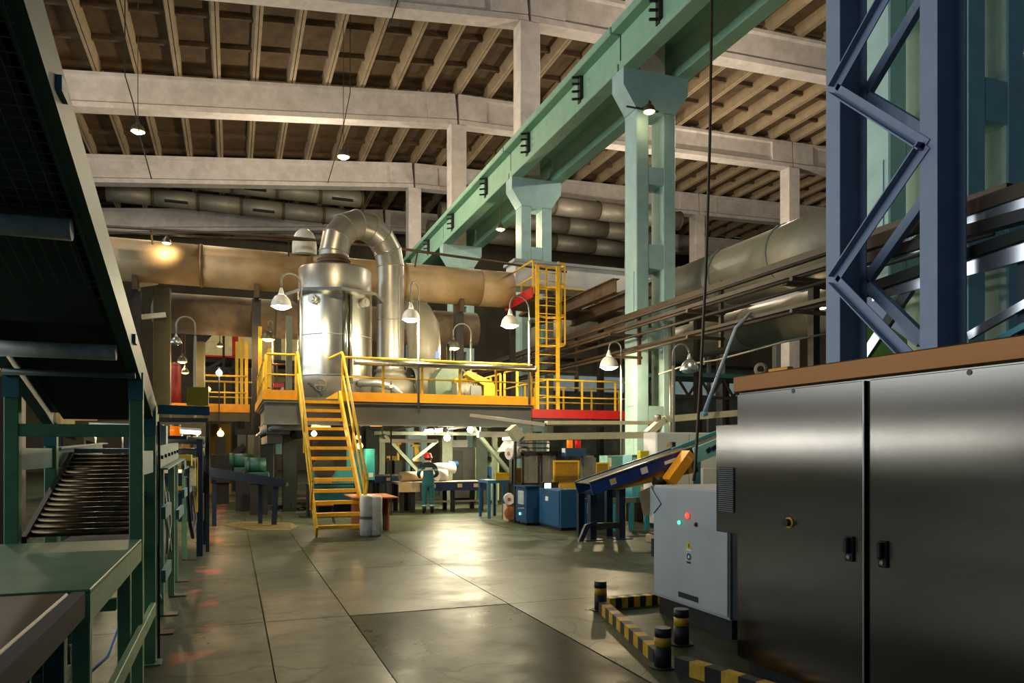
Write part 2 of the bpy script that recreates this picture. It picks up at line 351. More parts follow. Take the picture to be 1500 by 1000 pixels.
clab = ['pale green crane column half hidden behind the second grey H-post', 'pale green crane column between the two grey H-posts of the tower', 'tall pale green crane column with the lamp on it, right of the ladder',
        'pale green crane column under the middle corbel above the ladder cage', 'pale green crane column whose corbel shows right of the bent duct', 'hindmost pale green crane column hidden behind the big beige pipe']
for Y, lb in zip(CROWS, clab): crane_column(Y, lb)

# crane girders on both sides of the posts
gl = ['overhead behind the grey tower', 'running out of the top of the picture', 'from the lamp column to the next corbel', 'above the ladder cage', 'ending beside the bent duct']
spans = [(0.0, 10.80), (10.88, 22.3), (22.4, 32.9), (33.0, 44.9), (45.0, 57.2)]
for side, xo in (('left', 12.12), ('right', 14.16)):
    for k, (a, b) in enumerate(spans):
        w = 0.56
        t = thing('crane_girder', f'sea-green crane girder {gl[k]}, {side} one of the pair', 'girder', (xo, a, 14.5), 'sea-green crane girders')
        bx('web', M_GIRD, t, xo + 0.1, xo + w - 0.1, a, b, 14.8, 15.72)
        bx('bottom_flange', M_GIRD, t, xo, xo + w, a, b, 14.502, 14.80, 0.02)
        bx('top_flange', M_GIRD, t, xo - 0.28, xo + w + 0.20, a, b, 15.72, 16.0, 0.03)
        bx('crane_rail', M_GIRD, t, xo + 0.04, xo + 0.20, a, b, 16.0, 16.24)
        if side == 'left':
            for Yb in (8.6, 14.2, 19.8, 25.3, 30.6, 36.4, 42.6, 48.4, 54.0):
                if a < Yb < b:
                    q = bx('busbar_bracket', M_STEELD, t, xo - 0.04, xo + 0.10, Yb - 0.1, Yb + 0.1, 14.72, 15.72)
                    for z in (14.88, 15.16, 15.44, 15.68): br('hook', M_STEELD, q, (xo - 0.04, Yb, z), (xo - 0.32, Yb, z - 0.06), 0.07)
# ------------------------------------------------------------------ left side: inclined belt conveyor, tables, roller conveyor, transfer line
XA, XB = -1.46, -0.62
def zt(y): return 2.41 + (6.48 - y) * 0.278           # top edge of the incline's side channels
t = thing('inclined_conveyor', 'dark inclined belt conveyor on green frame rising overhead along the left side', 'conveyor', (-1.0, 6.15, 0))
Y0, Y1 = 0.6, 7.45
for x, fl_ in ((XB, -1), (XA, 1)):
    MB().chan((x, Y0, zt(Y0) - 0.1), (x, Y1, zt(Y1) - 0.1), 0.075, 0.21, 0.012, flip=fl_ * 1).build('side_channel', M_DGREEN, t)
bt = MB().prof((-1.04, Y0, zt(Y0) - 0.06), (-1.04, Y1, zt(Y1) - 0.06), [(-0.33, -0.006), (0.33, -0.006), (0.33, 0.006), (-0.33, 0.006)]).build('carrying_belt', M_BLACK, t)
MB().prof((-1.04, Y0, zt(Y0) - 0.19), (-1.04, 5.2, zt(5.2) - 0.19), [(-0.31, -0.004), (0.31, -0.004), (0.31, 0.004), (-0.31, 0.004)]).build('return_belt', mat('return_belt_rubber', rgb(24, 30, 28), 0.6, var=0.35, scale=9), t)
wm = MB()
for k in range(12):
    x = -1.40 + k * 0.066; wm.bar((x, Y0, zt(Y0) - 0.235), (x, 4.6, zt(4.6) - 0.235), 0.004)
for k in range(62):
    y = Y0 + k * 0.066; wm.bar((-1.42, y, zt(y) - 0.235), (-0.66, y, zt(y) - 0.235), 0.004)
wm.build('wire_mesh_guard', mat('mesh_wire', rgb(84, 92, 86), 0.5, metal=0.4), t, kind='stuff')
for y, dz, r in ((2.45, 0.27, 0.05), (4.0, 0.27, 0.05), (5.43, 0.27, 0.05)):
    cy('return_roller', mat('worn_roller_rubber', rgb(196, 192, 178), 0.6, var=0.3, scale=10), t, (XA + 0.08, y, zt(y) - dz), (XB - 0.08, y, zt(y) - dz), r)
for y in (1.2, 2.9, 3.4, 4.9): bx('cross_member', M_DGREEN, t, XA + 0.012, XB - 0.012, y - 0.03, y + 0.03, zt(y) - 0.17, zt(y) - 0.10)
cy('cross_tube', M_GREY, t, (XA + 0.02, 5.9, zt(5.9) - 0.24), (XB - 0.02, 5.9, zt(5.9) - 0.24), 0.022)
for x, y, z0 in ((-0.66, 6.15, 0.0), (-1.44, 6.15, 0.0), (-0.65, 7.02, 0.0), (-1.44, 7.35, 0.0)):
    q = bx('post', M_GREEN, t, x - 0.045, x + 0.045, y - 0.045, y + 0.045, 0.012, zt(y) - 0.21, 0.006)
    bx('foot_plate', M_GREEN, q, x - 0.09, x + 0.09, y - 0.09, y + 0.09, 0, 0.012)
    bx('bracket_plate', M_LBLUE, q, x - 0.05, x + 0.05, y - 0.06, y - 0.046, zt(y) - 0.33, zt(y) - 0.13)
bx('cross_bar', M_GREEN, t, -1.395, -0.705, 6.11, 6.19, 1.90, 1.99, 0.004)
bx('tie_channel', M_LBLUE, t, -1.46, -1.42, 6.20, 7.30, 1.66, 1.82)
bx('tie_channel', M_LBLUE, t, -0.66, -0.62, 6.20, 6.97, 1.62, 1.80)
q = br('lamp_bracket', M_LBLUE, t, (-0.6, 7.2, zt(7.2) - 0.05), (-0.2, 7.35, zt(7.2) - 0.05), 0.05, 0.08)
MB().box(-0.38, -0.20, 7.28, 7.40, zt(7.2), zt(7.2) + 0.16).build('sensor_box', M_YEL, q)
for y, dx in ((5.6, 0.0), (3.3, 0.0)):
    bx('cable_clip', M_SLATE, t, XB + 0.0, XB + 0.02, y - 0.06, y + 0.06, zt(y) - 0.14, zt(y) - 0.08)

t = thing('outfeed_table', 'green sheet-metal topped table at the lower end of the roller conveyor', 'table', (-1.4, 5.0, 0))
bx('table_top', mat('pale_green_table_sheet', rgb(104, 136, 104), 0.35, var=0.22, scale=3, dirt=0.3, dirtcol=rgb(84, 88, 60), bump=0.05), t, -2.6, -0.62, 3.97, 6.09, 1.135, 1.155, 0.004)
bx('side_apron', M_GREEN, t, -0.66, -0.62, 3.97, 6.09, 1.0, 1.134)
bx('end_apron', M_GREEN, t, -2.6, -0.66, 3.97, 4.01, 1.0, 1.134)
for x, y in ((-0.70, 4.25), (-2.5, 4.25), (-0.70, 5.82), (-2.5, 5.82)):
    q = bx('leg', M_GREEN, t, x - 0.04, x + 0.04, y - 0.04, y + 0.04, 0.012, 0.999 if x > -1 else 1.134, 0.005)
    bx('foot_plate', M_GREEN, q, x - 0.08, x + 0.08, y - 0.08, y + 0.08, 0, 0.012)
bx('stretcher', M_GREEN, t, -0.64, -0.60, 4.0, 6.95, 0.42, 0.53, 0.004)
bx('stretcher', M_GREEN, t, -2.45, -0.75, 5.79, 5.85, 0.70, 0.78)

t = thing('belt_table', 'brown rubber belt table with dark side rails in the lower left corner', 'conveyor', (-1.4, 2.4, 0))
bx('belt', mat('brown_belt', rgb(92, 70, 46), 0.42, var=0.35, scale=2.5, dirt=0.5, dirtcol=rgb(40, 30, 22)), t, -2.55, -0.70, 0.7, 3.94, 1.10, 1.15, 0.01)
bx('side_rail', mat('dark_brown_rail', rgb(34, 26, 20), 0.85), t, -0.695, -0.635, 0.7, 3.94, 1.03, 1.152, 0.006)
cy('end_roller', M_STEELD, t, (-2.5, 3.90, 1.06), (-0.75, 3.90, 1.06), 0.038)
for y in (1.2, 2.4, 3.75):
    q = bx('leg', M_DGREEN, t, -0.76, -0.68, y - 0.04, y + 0.04, 0.012, 1.03, 0.004); bx('foot_plate', M_DGREEN, q, -0.80, -0.64, y - 0.08, y + 0.08, 0, 0.012)
bx('lower_rail', M_DGREEN, t, -0.74, -0.70, 1.25, 3.7, 0.62, 0.70)

# roller conveyor
t = thing('roller_conveyor', 'sloping bare steel roller conveyor between green posts above the table', 'conveyor', (-1.05, 6.5, 0))
def rz(y): return 1.20 + (y - 6.3) * 0.345
M_ROLL = mat('worn_steel_roller', rgb(104, 84, 58), 0.33, metal=0.9, var=0.3, scale=6)
r0 = None
for k in range(17):
    y = 6.30 + k * 0.098
    if r0 is None: r0 = cy('roller', M_ROLL, t, (-1.36, y, rz(y)), (-0.72, y, rz(y)), 0.027, 12)
    else: rep(r0, (0, k * 0.098, rz(y) - rz(6.3)))
for x in (-1.385, -0.695): br('side_rail', M_STEELD, t, (x, 6.21, rz(6.21) - 0.03), (x, 7.94, rz(7.94) - 0.03), 0.035, 0.11)
bx('drip_pan', M_BLACK, t, -1.36, -0.72, 6.25, 7.9, 1.02, 1.03)
MB().prof((-1.04, 7.98, 1.80), (-1.04, 9.6, 1.81), [(-0.34, -0.02), (0.34, -0.02), (0.34, 0.02), (-0.34, 0.02)]).build('transfer_belt', mat('ribbed_grey_belt', rgb(96, 104, 112), 0.5, var=0.3, scale=30), t)
for x, y in ((-1.385, 6.25), (-1.385, 7.9), (-0.74, 7.9)): bx('leg', M_DGREEN, t, x - 0.03, x + 0.03, y - 0.03, y + 0.03, 0, rz(y) - 0.09)

# transfer conveyor line behind
t = thing('transfer_conveyor', 'pale blue-green channel conveyor on slim legs running on behind the roller conveyor', 'conveyor', (-1.0, 9, 0))
MB().chan((-0.62, 7.5, 1.735), (-0.62, 10.1, 1.80), 0.07, 0.19, 0.012, flip=-1).build('side_channel', M_LBLUE, t)
MB().chan((-1.46, 7.5, 1.735), (-1.46, 10.1, 1.80), 0.07, 0.19, 0.012, flip=1).build('side_channel', M_LBLUE, t)
br('ledge', M_LBLUE, t, (-0.59, 7.5, 1.635), (-0.59, 10.1, 1.70), 0.09, 0.015)
for k in range(6):
    y = 7.7 + k * 0.42; cy('bolt', M_STEELD, t, (-0.60, y, 1.735 + (y - 7.5) * .025), (-0.64, y, 1.735 + (y - 7.5) * .025), 0.018, 8)
legs = ((8.15, -0.64), (9.05, -0.66), (10.2, -0.63), (11.3, -0.66), (13.5, -0.66))
for y, x in legs:
    q = MB().chan((x - 0.04, y, 0.015), (x - 0.04, y, 1.62), 0.07, 0.10, 0.012, up=(0, 1, 0)).build('leg', M_GREEN, t)
    bx('foot_plate', M_BROWN, q, x - 0.10, x + 0.10, y - 0.09, y + 0.09, 0, 0.014)
for y0, y1, z in ((8.2, 9.0, 1.18), (10.25, 11.25, 1.0), (8.2, 9.0, 0.55), (11.35, 13.45, 1.2), (11.35, 13.45, 1.6)):
    bx('stretcher', M_LBLUE, t, -0.66, -0.62, y0, y1, z - 0.06, z + 0.06)
for y in (8.15, 10.2, 13.5): q = MB().chan((-1.44, y, 0.0), (-1.44, y, 1.6), 0.07, 0.10, 0.012, up=(0, 1, 0)).build('leg', M_GREEN, t)
cy('drive_motor', M_STEELD, t, (-1.1, 8.7, 0.55), (-0.75, 8.7, 0.55), 0.13, 16)
cy('gearbox', M_STEELD, t, (-1.1, 9.6, 1.2), (-0.8, 9.6, 1.2), 0.12, 12)
br("brace", M_GREEN, t, (-0.9, 7.7, 1.5), (-0.75, 8.6, 0.9), 0.05); br("brace", M_GREEN, t, (-0.75, 9.3, 1.6), (-0.7, 9.9, 0.6), 0.04)
tag(tb('air_hose', mat('blue_hose', rgb(70, 120, 200), 0.4), None, [(-1.35, 6.6, 0.02), (-1.1, 6.5, 0.03), (-0.95, 6.9, 0.12), (-0.9, 7.4, 0.35), (-0.95, 7.8, 0.75), (-0.9, 8.3, 0.6)], 0.012), 'thin blue air hose looping to the floor behind the green table leg', 'hose')
t = thing('castor_motor_unit', 'small black motor unit lying on the floor under the roller conveyor', 'motor', (-1.5, 6.6, 0))
cy('motor_body', M_BLACK, t, (-1.6, 6.75, 0.20), (-1.25, 6.75, 0.20), 0.12, 14); bx('base', M_STEELD, t, -1.65, -1.2, 6.6, 6.9, 0.0, 0.09); cy('pulley', M_STEELD, t, (-1.24, 6.75, 0.20), (-1.18, 6.75, 0.20), 0.08, 12)

# packing head further down the left line
t = thing('packing_machine', 'dark blue packing machine with white perforated guard at the far end of the left line', 'machine', (-0.9, 14, 0))
for y in (13.9, 15.6, 16.9):
    for x in (-0.52, -1.6): bx('post', M_DBLUE, t, x - 0.05, x + 0.05, y - 0.05, y + 0.05, 0, 2.0 if y < 16 else 1.4)
bx('bed', M_DBLUE, t, -1.6, -0.55, 13.95, 16.8, 1.2, 1.42)
bx('top_rail', M_DBLUE, t, -0.56, -0.48, 13.95, 15.55, 1.86, 1.96)
bx('perforated_guard', mat('perforated_guard_white', rgb(190, 184, 160), 0.6, var=0.5, scale=40), t, -0.62, -0.54, 12.7, 13.5, 1.25, 1.68)
bx('guard_edge', M_YEL, t, -0.53, -0.50, 12.6, 12.7, 0.85, 1.7)
q = bx('control_box', M_WHITE, t, -0.86, -0.72, 11.9, 12.3, 1.58, 1.74); bx('yellow_cap', M_YEL, q, -0.715, -0.56, 11.9, 12.3, 1.58, 1.74)
cy('infeed_roller', M_GALV, t, (-1.5, 14.2, 1.98), (-0.45, 14.2, 1.98), 0.07, 16)
cy('infeed_roller', M_GALV, t, (-1.5, 14.2, 1.78), (-0.45, 14.2, 1.78), 0.07, 16)
bx('frame_bar', M_STEELD, t, -1.6, -0.4, 14.4, 14.46, 2.3, 2.38)
bx('frame_post', M_STEELD, t, -0.44, -0.38, 14.4, 14.46, 0.0, 2.3)
bx('lower_box', M_DBLUE, t, -1.4, -0.5, 15.0, 16.6, 0.5, 1.0)
tb('hydraulic_hose', M_BLACK, t, arc((-0.7, 13.6, 1.3), 0.42, 0.2, 2.9, (0, 1, 0), (0, 0, 1)), 0.03)
def lamp_glow(name, col, s): return mat(name, col, 0.4, var=0, emit=col, es=s)
t = thing('beacon_pair', 'red and amber beacon drums side by side above the left packing machine', 'beacon', (-1.0, 12.0, 2.0))
bx('mount', M_DBLUE, t, -1.15, -0.62, 11.95, 12.1, 1.97, 2.02)
M_RLENS = mat('red_lens', rgb(190, 20, 16), 0.15, var=0.1, emit=rgb(190, 20, 12), es=0.35); M_ALENS = mat('amber_lens', rgb(240, 130, 16), 0.15, var=0.1, emit=rgb(240, 110, 10), es=0.5)
cy('red_lens', M_RLENS, t, (-1.0, 12.03, 2.02), (-1.0, 12.03, 2.16), 0.07, 16); cy('amber_lens', M_ALENS, t, (-0.78, 12.03, 2.02), (-0.78, 12.03, 2.16), 0.07, 16)
cy('lens_cap', M_GALV, t, (-0.78, 12.03, 2.16), (-0.78, 12.03, 2.18), 0.072, 16)
cy('lens_cap', M_GALV, t, (-1.0, 12.03, 2.16), (-1.0, 12.03, 2.18), 0.072, 16)

t = thing('cross_chute', 'dark sloping belt chute crossing the far aisle to the platform leg', 'conveyor', (0.4, 19.3, 0))
br('trough', M_BLACK, t, (-0.55, 19.3, 1.28), (1.20, 19.3, 0.98), 0.6, 0.12); 
for dy in (-0.32, 0.32): br('side_rail', M_DBLUE, t, (-0.55, 19.3 + dy, 1.30), (1.22, 19.3 + dy, 1.0), 0.03, 0.20)
MB().bar((1.0, 19.1, 0.94), (0.95, 19.1, 0.0), 0.12).build('leg', M_DBLUE, t); bx('leg', M_DBLUE, t, 0.6, 0.7, 19.45, 19.55, 0, 1.0); bx('leg', M_DBLUE, t, -0.45, -0.35, 19.25, 19.35, 0, 1.1)
cy('end_roller', M_GALV, t, (1.24, 19.0, 0.98), (1.24, 19.6, 0.98), 0.05)

# tall brown cabinet and things seen left of the posts
t = thing('brown_panel_cabinet', 'tall brown switch cabinet seen between the left green posts', 'cabinet', (-2.6, 8.2, 0))
bx('body', mat('brown_enamel', rgb(76, 50, 36), 0.5), t, -2.75, -2.1, 8.9, 9.5, 0.1, 2.55, 0.01); bx('plinth', M_BLACK, t, -2.72, -2.13, 8.93, 9.47, 0, 0.1); bx('door_edge', M_GREY, t, -2.09, -2.07, 8.9, 8.93, 0.15, 2.5)
t = thing('yellow_hood', 'yellow sheet hood tip behind the left green post', 'hood', (-2.6, 8.0, 2.55))
MB().poly([(-2.6, 9.0, 2.56), (-2.15, 9.0, 2.56), (-2.55, 9.0, 3.0)], (0, 1, 0), 0.4).build('hood_plate', M_YEL, t); bx('rim', M_STEELD, t, -2.62, -2.1, 8.98, 9.42, 2.53, 2.555)

# loose cables and hoses on the transfer line
def hose(name, label, m, pts, r): return tag(tb(name, m, None, pts, r, 7), label, name)
hose('cable_bundle', 'grey cable bundle hanging inside the transfer conveyor legs', mat('grey_cable', rgb(110, 112, 116), 0.5), [(-0.80, 8.35, 1.2), (-0.74, 8.5, 0.95), (-0.72, 8.6, 0.7), (-0.8, 8.75, 0.45), (-0.74, 8.95, 0.2), (-0.8, 9.2, 0.03)], 0.03)
hose('cable_loop', 'pale cable looping down beside the transfer conveyor', mat('pale_cable', rgb(150, 150, 146), 0.5), [(-0.76, 9.3, 1.25), (-0.70, 9.5, 0.9), (-0.72, 9.7, 0.62), (-0.70, 9.9, 0.95), (-0.74, 10.0, 1.3)], 0.022)
hose('black_hose', 'black hose loop hanging below the packing machine', M_BLACK, [(-0.62, 13.6, 1.1), (-0.56, 13.2, 0.7), (-0.58, 12.8, 0.45), (-0.6, 12.4, 0.7), (-0.62, 12.2, 1.1), (-0.62, 12.1, 1.4)], 0.03)
hose('upright_cable', 'black cable running up the near edge of the transfer conveyor', M_BLACK, [(-0.59, 7.10, 0.02), (-0.59, 7.09, 1.0), (-0.585, 7.09, 1.6), (-0.59, 7.09, 2.05)], 0.011)
t = thing('valve_box', 'small white pneumatic valve box on the transfer conveyor channel', 'box', (-0.6, 7.3, 1.95)); bx('box_body', M_WHITE, t, -0.62, -0.54, 7.2, 7.38, 1.86, 2.02); bx('mount', M_STEELD, t, -0.66, -0.62, 7.22, 7.36, 1.80, 2.0)
# ------------------------------------------------------------------ platform with tank, stairs and rails
PZ = 3.20
t = thing('steel_platform', 'grey steel platform with orange kick plate carrying the polished tank', 'platform', (4.4, 20.3, 0))
bx('deck', M_GREY, t, 0.78, 8.20, 20.30, 27.0, PZ - 0.12, PZ)
MB().ibeam((0.78, 20.40, 2.78), (8.20, 20.40, 2.78), 0.20, 0.60, 0.03).build('front_beam', M_GREY, t)
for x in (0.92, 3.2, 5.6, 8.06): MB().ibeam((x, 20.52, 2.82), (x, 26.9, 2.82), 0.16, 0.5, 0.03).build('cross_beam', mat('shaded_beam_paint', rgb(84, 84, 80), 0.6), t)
bx('kick_plate', M_ORA, t, 0.76, 1.60, 20.26, 20.29, PZ - 0.08, PZ + 0.17)
bx('kick_plate', M_ORA, t, 2.72, 8.22, 20.26, 20.29, PZ - 0.08, PZ + 0.17)
bx('kick_plate', M_ORA, t, 0.73, 0.76, 20.26, 27.0, PZ - 0.08, PZ + 0.17)
bx('kick_plate', M_ORA, t, 8.22, 8.25, 20.26, 27.0, PZ - 0.08, PZ + 0.17)
for x, y in ((1.62, 23.6), (7.9, 24.3), (7.9, 26.7), (4.6, 26.7), (1.1, 26.8)):
    q = MB().ibeam((x, y, 0.03), (x, y, 2.57), 0.40, 0.40, 0.03, up=(0, 1, 0)).build('leg', mat('dark_green_leg', rgb(44, 54, 46), 0.6), t); bx('base_plate', M_STEELD, q, x - 0.3, x + 0.3, y - 0.3, y + 0.3, 0, 0.03)
for k in range(8): bx('under_pipe', M_GALV, t, 3.3 + 0.5 * k, 3.36 + 0.5 * k, 20.8, 24, 2.46, 2.52) if k % 3 == 0 else None
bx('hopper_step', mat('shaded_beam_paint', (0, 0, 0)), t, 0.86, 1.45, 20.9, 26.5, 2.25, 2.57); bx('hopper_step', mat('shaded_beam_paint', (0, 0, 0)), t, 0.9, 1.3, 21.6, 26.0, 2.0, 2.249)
q = thing('pipe_bundle', 'dark pipes and ducts slung under the left end of the platform', 'pipes', (1.2, 22, 2.3))
tb('duct', M_STEELD, q, [(1.75, 20.7, 2.3), (1.75, 23.2, 2.3)], 0.16, 12); tb('pipe', M_GREY, q, [(1.9, 20.7, 2.4), (1.0, 20.7, 2.4), (0.78, 21.6, 2.3), (0.78, 26, 2.3)], 0.06); tb('pipe', M_GREY, q, [(1.5, 20.8, 2.45), (1.5, 26, 2.45)], 0.05)

def guard_rail(label, pts, group='yellow guard rails', h=1.1, m=None, step=1.3, z=PZ, name='guard_rail', mid=True, r=0.03):
    m = m or M_YEL; t = thing(name, label, 'railing', (pts[0][0], pts[0][1], z), group)
    for i in range(len(pts) - 1):
        p, q = Vector((*pts[i], z)), Vector((*pts[i + 1], z)); n = max(1, round((q - p).length / step))
        for k in range(n + (1 if i == len(pts) - 2 else 0)):
            c = p.lerp(q, k / n); br('post', m, t, c, c + Vector((0, 0, h - r)), 0.06, 0.06, up=(0, 1, 0))
    tb('top_rail', m, t, [(*p, z + h) for p in pts], r, 8)
    if mid: tb('mid_rail', m, t, [(*p, z + h * 0.52) for p in pts], r * 0.75, 8)
    return t
guard_rail('yellow guard rail along the platform front right of the staircase', [(2.76, 20.33), (8.17, 20.33), (8.17, 22.6)], step=1.08)
guard_rail('yellow guard rail along the platform front left of the staircase', [(0.82, 20.33), (1.56, 20.33)], step=0.8)
guard_rail('yellow guard rail down the left edge of the tank platform', [(0.82, 20.6), (0.82, 26.9)], step=1.2)
guard_rail('yellow guard rail at the right rear of the tank platform', [(8.17, 23.0), (8.17, 26.9)], step=1.1)
t = thing('chrome_pipe', 'silver pipe lying along the top of the front guard rail', 'pipe', (5.6, 20.2, PZ + 1.0))
tb('pipe_body', M_SS, t, [(3.05, 20.2, PZ + 0.97), (8.25, 20.2, PZ + 0.97)], 0.085, 16)
for x in (3.05, 8.25): cy('end_cap', M_GALV, t, (x - 0.02, 20.2, PZ + 0.97), (x + 0.02, 20.2, PZ + 0.97), 0.092, 16)
for x in (3.4, 5.6, 7.8): br('clamp', M_GREY, t, (x, 20.2, PZ + 0.96), (x, 20.315, PZ + 0.96), 0.04, 0.10)

# stairs
t = thing('staircase', 'yellow steel staircase with open treads leading up to the tank platform', 'stairs', (2.1, 16.0, 0))
sy0, sy1 = 16.05, 20.24; n = 13
sl = (PZ - 0.0) / (sy1 - sy0)
for x in (1.64, 2.66): 
    MB().prof((x, sy0, 0.0), (x, sy1, PZ - 0.03), [(-0.025, -0.0), (0.025, -0.0), (0.025, 0.26), (-0.025, 0.26)]).build('stringer', M_YEL, t)
tr = None
for k in range(n):
    z = PZ * (k + 0.8) / (n + 0.3); y = sy0 + z / sl
    if tr is None:
        z0, yy0 = z, y; tr = MB().box(1.67, 2.63, y - 0.11, y + 0.11, z, z + 0.025).box(1.67, 2.63, y - 0.115, y - 0.10, z - 0.05, z + 0.026).build('tread', M_YEL, t)
    else: rep(tr, (0, y - yy0, z - z0))
for x in (1.58, 2.72):
    s = 1 if x > 2 else -1
    for f in (0.12, 0.5, 0.93):
        y = sy0 + f * (sy1 - sy0); z = f * PZ; br('rail_post', M_YEL, t, (x, y, z + 0.15), (x, y, z + 1.12), 0.05, 0.05, up=(0, 1, 0))
    tb('hand_rail', M_YEL, t, [(x, sy0 + 0.15, 1.15), (x, sy1 - 0.25, PZ + 1.12)] + ([(x, sy1 - 0.05, PZ + 1.2), (x - 0.35, sy1 + 0.02, PZ + 1.02)] if s > 0 else [(x, sy1, PZ + 1.15)]), 0.032)
    tb('knee_rail', M_YEL, t, [(x, sy0 + 0.45, 0.85), (x, sy1 - 0.25, PZ + 0.6)], 0.022)
    tb('newel', M_YEL, t, [(x, sy0 + 0.15, 1.15), (x, sy0 + 0.35, 0.80), (x, sy0 + 0.55, 0.55)], 0.026)
MB().poly([(2.62, 20.22, PZ - 0.03), (2.62, 20.22, PZ + 0.17), (2.3, 20.22, PZ - 0.03)], (0, 1, 0), 0.02).build('gusset_plate', M_YEL, t)

# tank
tc = at(491, 560, Y=22.6); TX, TY, TR = tc.x, 22.6, 1.07
t = thing('tank', 'tall polished stainless tank with bolted lifting ring on the platform', 'tank', (TX, TY, PZ))
MB().lathe((TX, TY, PZ), [(TR * 0.98, 0.06), (TR * 0.98, 0.75)], 40, capb=True).build('base_skirt', M_GALV, t)
MB().lathe((TX, TY, PZ), [(TR, 0.75), (TR, 1.9)], 40).build('lower_shell', M_SS, t)
MB().lathe((TX, TY, PZ), [(TR, 1.9), (TR, 3.12)], 40).build('upper_shell', M_SS, t)
for z in (0.75, 1.9): MB().lathe((TX, TY, PZ), [(TR, z - 0.012), (TR + 0.012, z - 0.01), (TR + 0.012, z + 0.01), (TR, z + 0.012)], 40).build('weld_seam', M_GALV, t)
MB().lathe((TX, TY, PZ + 3.12), [(TR + 0.36, -0.06), (TR + 0.36, 0.03), (0.9, 0.03), (0.9, -0.06), (TR + 0.36, -0.06)], 8, smooth=False, ax=(0, 0, 1)).build('lifting_ring', M_SS, t)
MB().lathe((TX, TY, PZ + 3.155), [(TR * 0.98, 0), (TR * 0.98, 0.72), (TR * 0.95, 0.77), (0.5, 0.84)], 40).build('top_drum', M_GALV, t)
for a in (-2.25, -0.9):
    c = Vector((TX + math.cos(a) * (TR + 0.10), TY + math.sin(a) * (TR + 0.10), PZ + 2.86)); d = Vector((math.cos(a), math.sin(a), 0))
    MB().cyl(c - d * 0.10, c + d * 0.06, 0.13, 16).cyl(c + d * 0.06, c + d * 0.10, 0.08, 12).build('lifting_lug', M_GALV, t)
for a in (-1.42, -1.30): 
    c = Vector((TX + math.cos(a) * (TR + 0.05), TY + math.sin(a) * (TR + 0.05), PZ)); tb('riser_pipe', M_SS, t, [c + Vector((0, 0, 0.5)), c + Vector((0, 0, 3.04))], 0.05, 10)
c = Vector((TX - 0.55, TY - 0.95, PZ + 0.42)); q = cy('drain_valve', M_GALV, t, c + Vector((0, 0.1, 0)), c - Vector((0, 0.16, 0)), 0.09, 14)
MB().lathe(c - Vector((0, 0.2, 0)), [(0.15, -0.015), (0.165, 0), (0.15, 0.015), (0.135, 0), (0.15, -0.015)], 18, ax=(0, 1, 0)).bar(c + Vector((-0.15, -0.2, 0)), c + Vector((0.15, -0.2, 0)), 0.02).bar(c + Vector((0, -0.2, -0.15)), c + Vector((0, -0.2, 0.15)), 0.02).build('hand_wheel', M_GALV, q)
br('clamp_bar', M_STEELD, t, (TX - 0.85, TY - 0.8, PZ + 0.5), (TX - 0.5, TY - 1.05, PZ + 0.15), 0.05)
cc = Vector((TX + 0.55, TY - 0.88, PZ + 0.45))
tb('flexible_hose', mat('silver_flex_hose', rgb(150, 150, 146), 0.4, metal=0.7, scale=20, bump=0.4), t, [cc + Vector((0, 0.1, 0.05)), cc + Vector((0.05, -0.15, 0.08)), cc + Vector((0.5, -0.3, 0.08)), cc + Vector((0.9, -0.3, -0.02)), cc + Vector((1.12, -0.25, -0.2)), cc + Vector((1.15, -0.2, -0.42))], 0.11, 12)

# bent exhaust duct
t = thing('bent_duct', 'shiny segmented duct arching out of the tank top and down to the fan', 'duct', (TX + 0.8, TY + 0.4, PZ))
A0 = at(489, 382, Y=TY); A1 = at(572, 400, Y=TY + 1.0)
ex = (A1 - A0); ex.z = 0; ar = ex.length / 2; ex.normalize(); cen = (A0 + A1) / 2; cz = 7.62; cen.z = cz
DR = 0.43
def ring(p, m=M_GALV): return p
MB().lathe((A0.x, A0.y, 7.1), [(0.40, -0.02), (0.40, 0.18), (0.49, 0.20), (0.49, 0.24), (0.44, 0.26), (0.49, 0.28), (0.49, 0.32), (DR, 0.34), (DR, 0.42)], 24).build('neck_flange', M_BROWN, t)
N_ = 7
pts = [cen - ex * ar * math.cos(math.pi * k / N_) * 1.0 + Vector((0, 0, 1)) * ar * math.sin(math.pi * k / N_) for k in range(N_ + 1)]
chain = [Vector((A0.x, A0.y, 7.50))] + pts[0:1] + [(pts[k]) for k in range(1, N_)] + [pts[-1], pts[-1] - Vector((0, 0, 0.35))]
# each gore of the elbow is a part of its own
full = MB().tube(chain, DR, 24)
K = len(chain)
for k in range(K - 1):
    g = MB(); vs = full.v[k * 24:(k + 2) * 24]; g.add(vs, []); 
    for i in range(24): g.f.append([i, (i + 1) % 24, 24 + (i + 1) % 24, 24 + i]); g.m.append(0); g.sm.append(True)
    g.build('duct_gore', M_GALV, t)
    if 0 < k: 
        rim = [v for v in vs[:24]]; cc = sum(rim, Vector()) / 24
        tb('seam_rib', M_DUCT, t, [cc + (v - cc) * 1.008 for v in rim] + [cc + (rim[0] - cc) * 1.008], 0.014, 6)
E1 = chain[-1]
zs = [E1.z, 5.9, 4.35]
for a, b in zip(zs, zs[1:]):
    MB().lathe((E1.x, E1.y, b), [(DR, 0), (DR, a - b)], 24).build('duct_pipe', M_GALV, t)
    MB().lathe((E1.x, E1.y, b), [(DR, -0.02), (DR + 0.02, -0.015), (DR + 0.02, 0.015), (DR, 0.02)], 24).build('joint_band', M_DUCT, t)
br('seam_strip', M_DUCT, t, (E1.x + 0.2, E1.y - DR * 0.9, 4.4), (E1.x + 0.2, E1.y - DR * 0.9, E1.z), 0.03, 0.02, up=(0, 1, 0))
FX, FY = E1.x, E1.y
t = thing('fan_unit', 'grey centrifugal fan with round casing beneath the bent duct', 'fan', (FX + 0.3, FY, PZ))
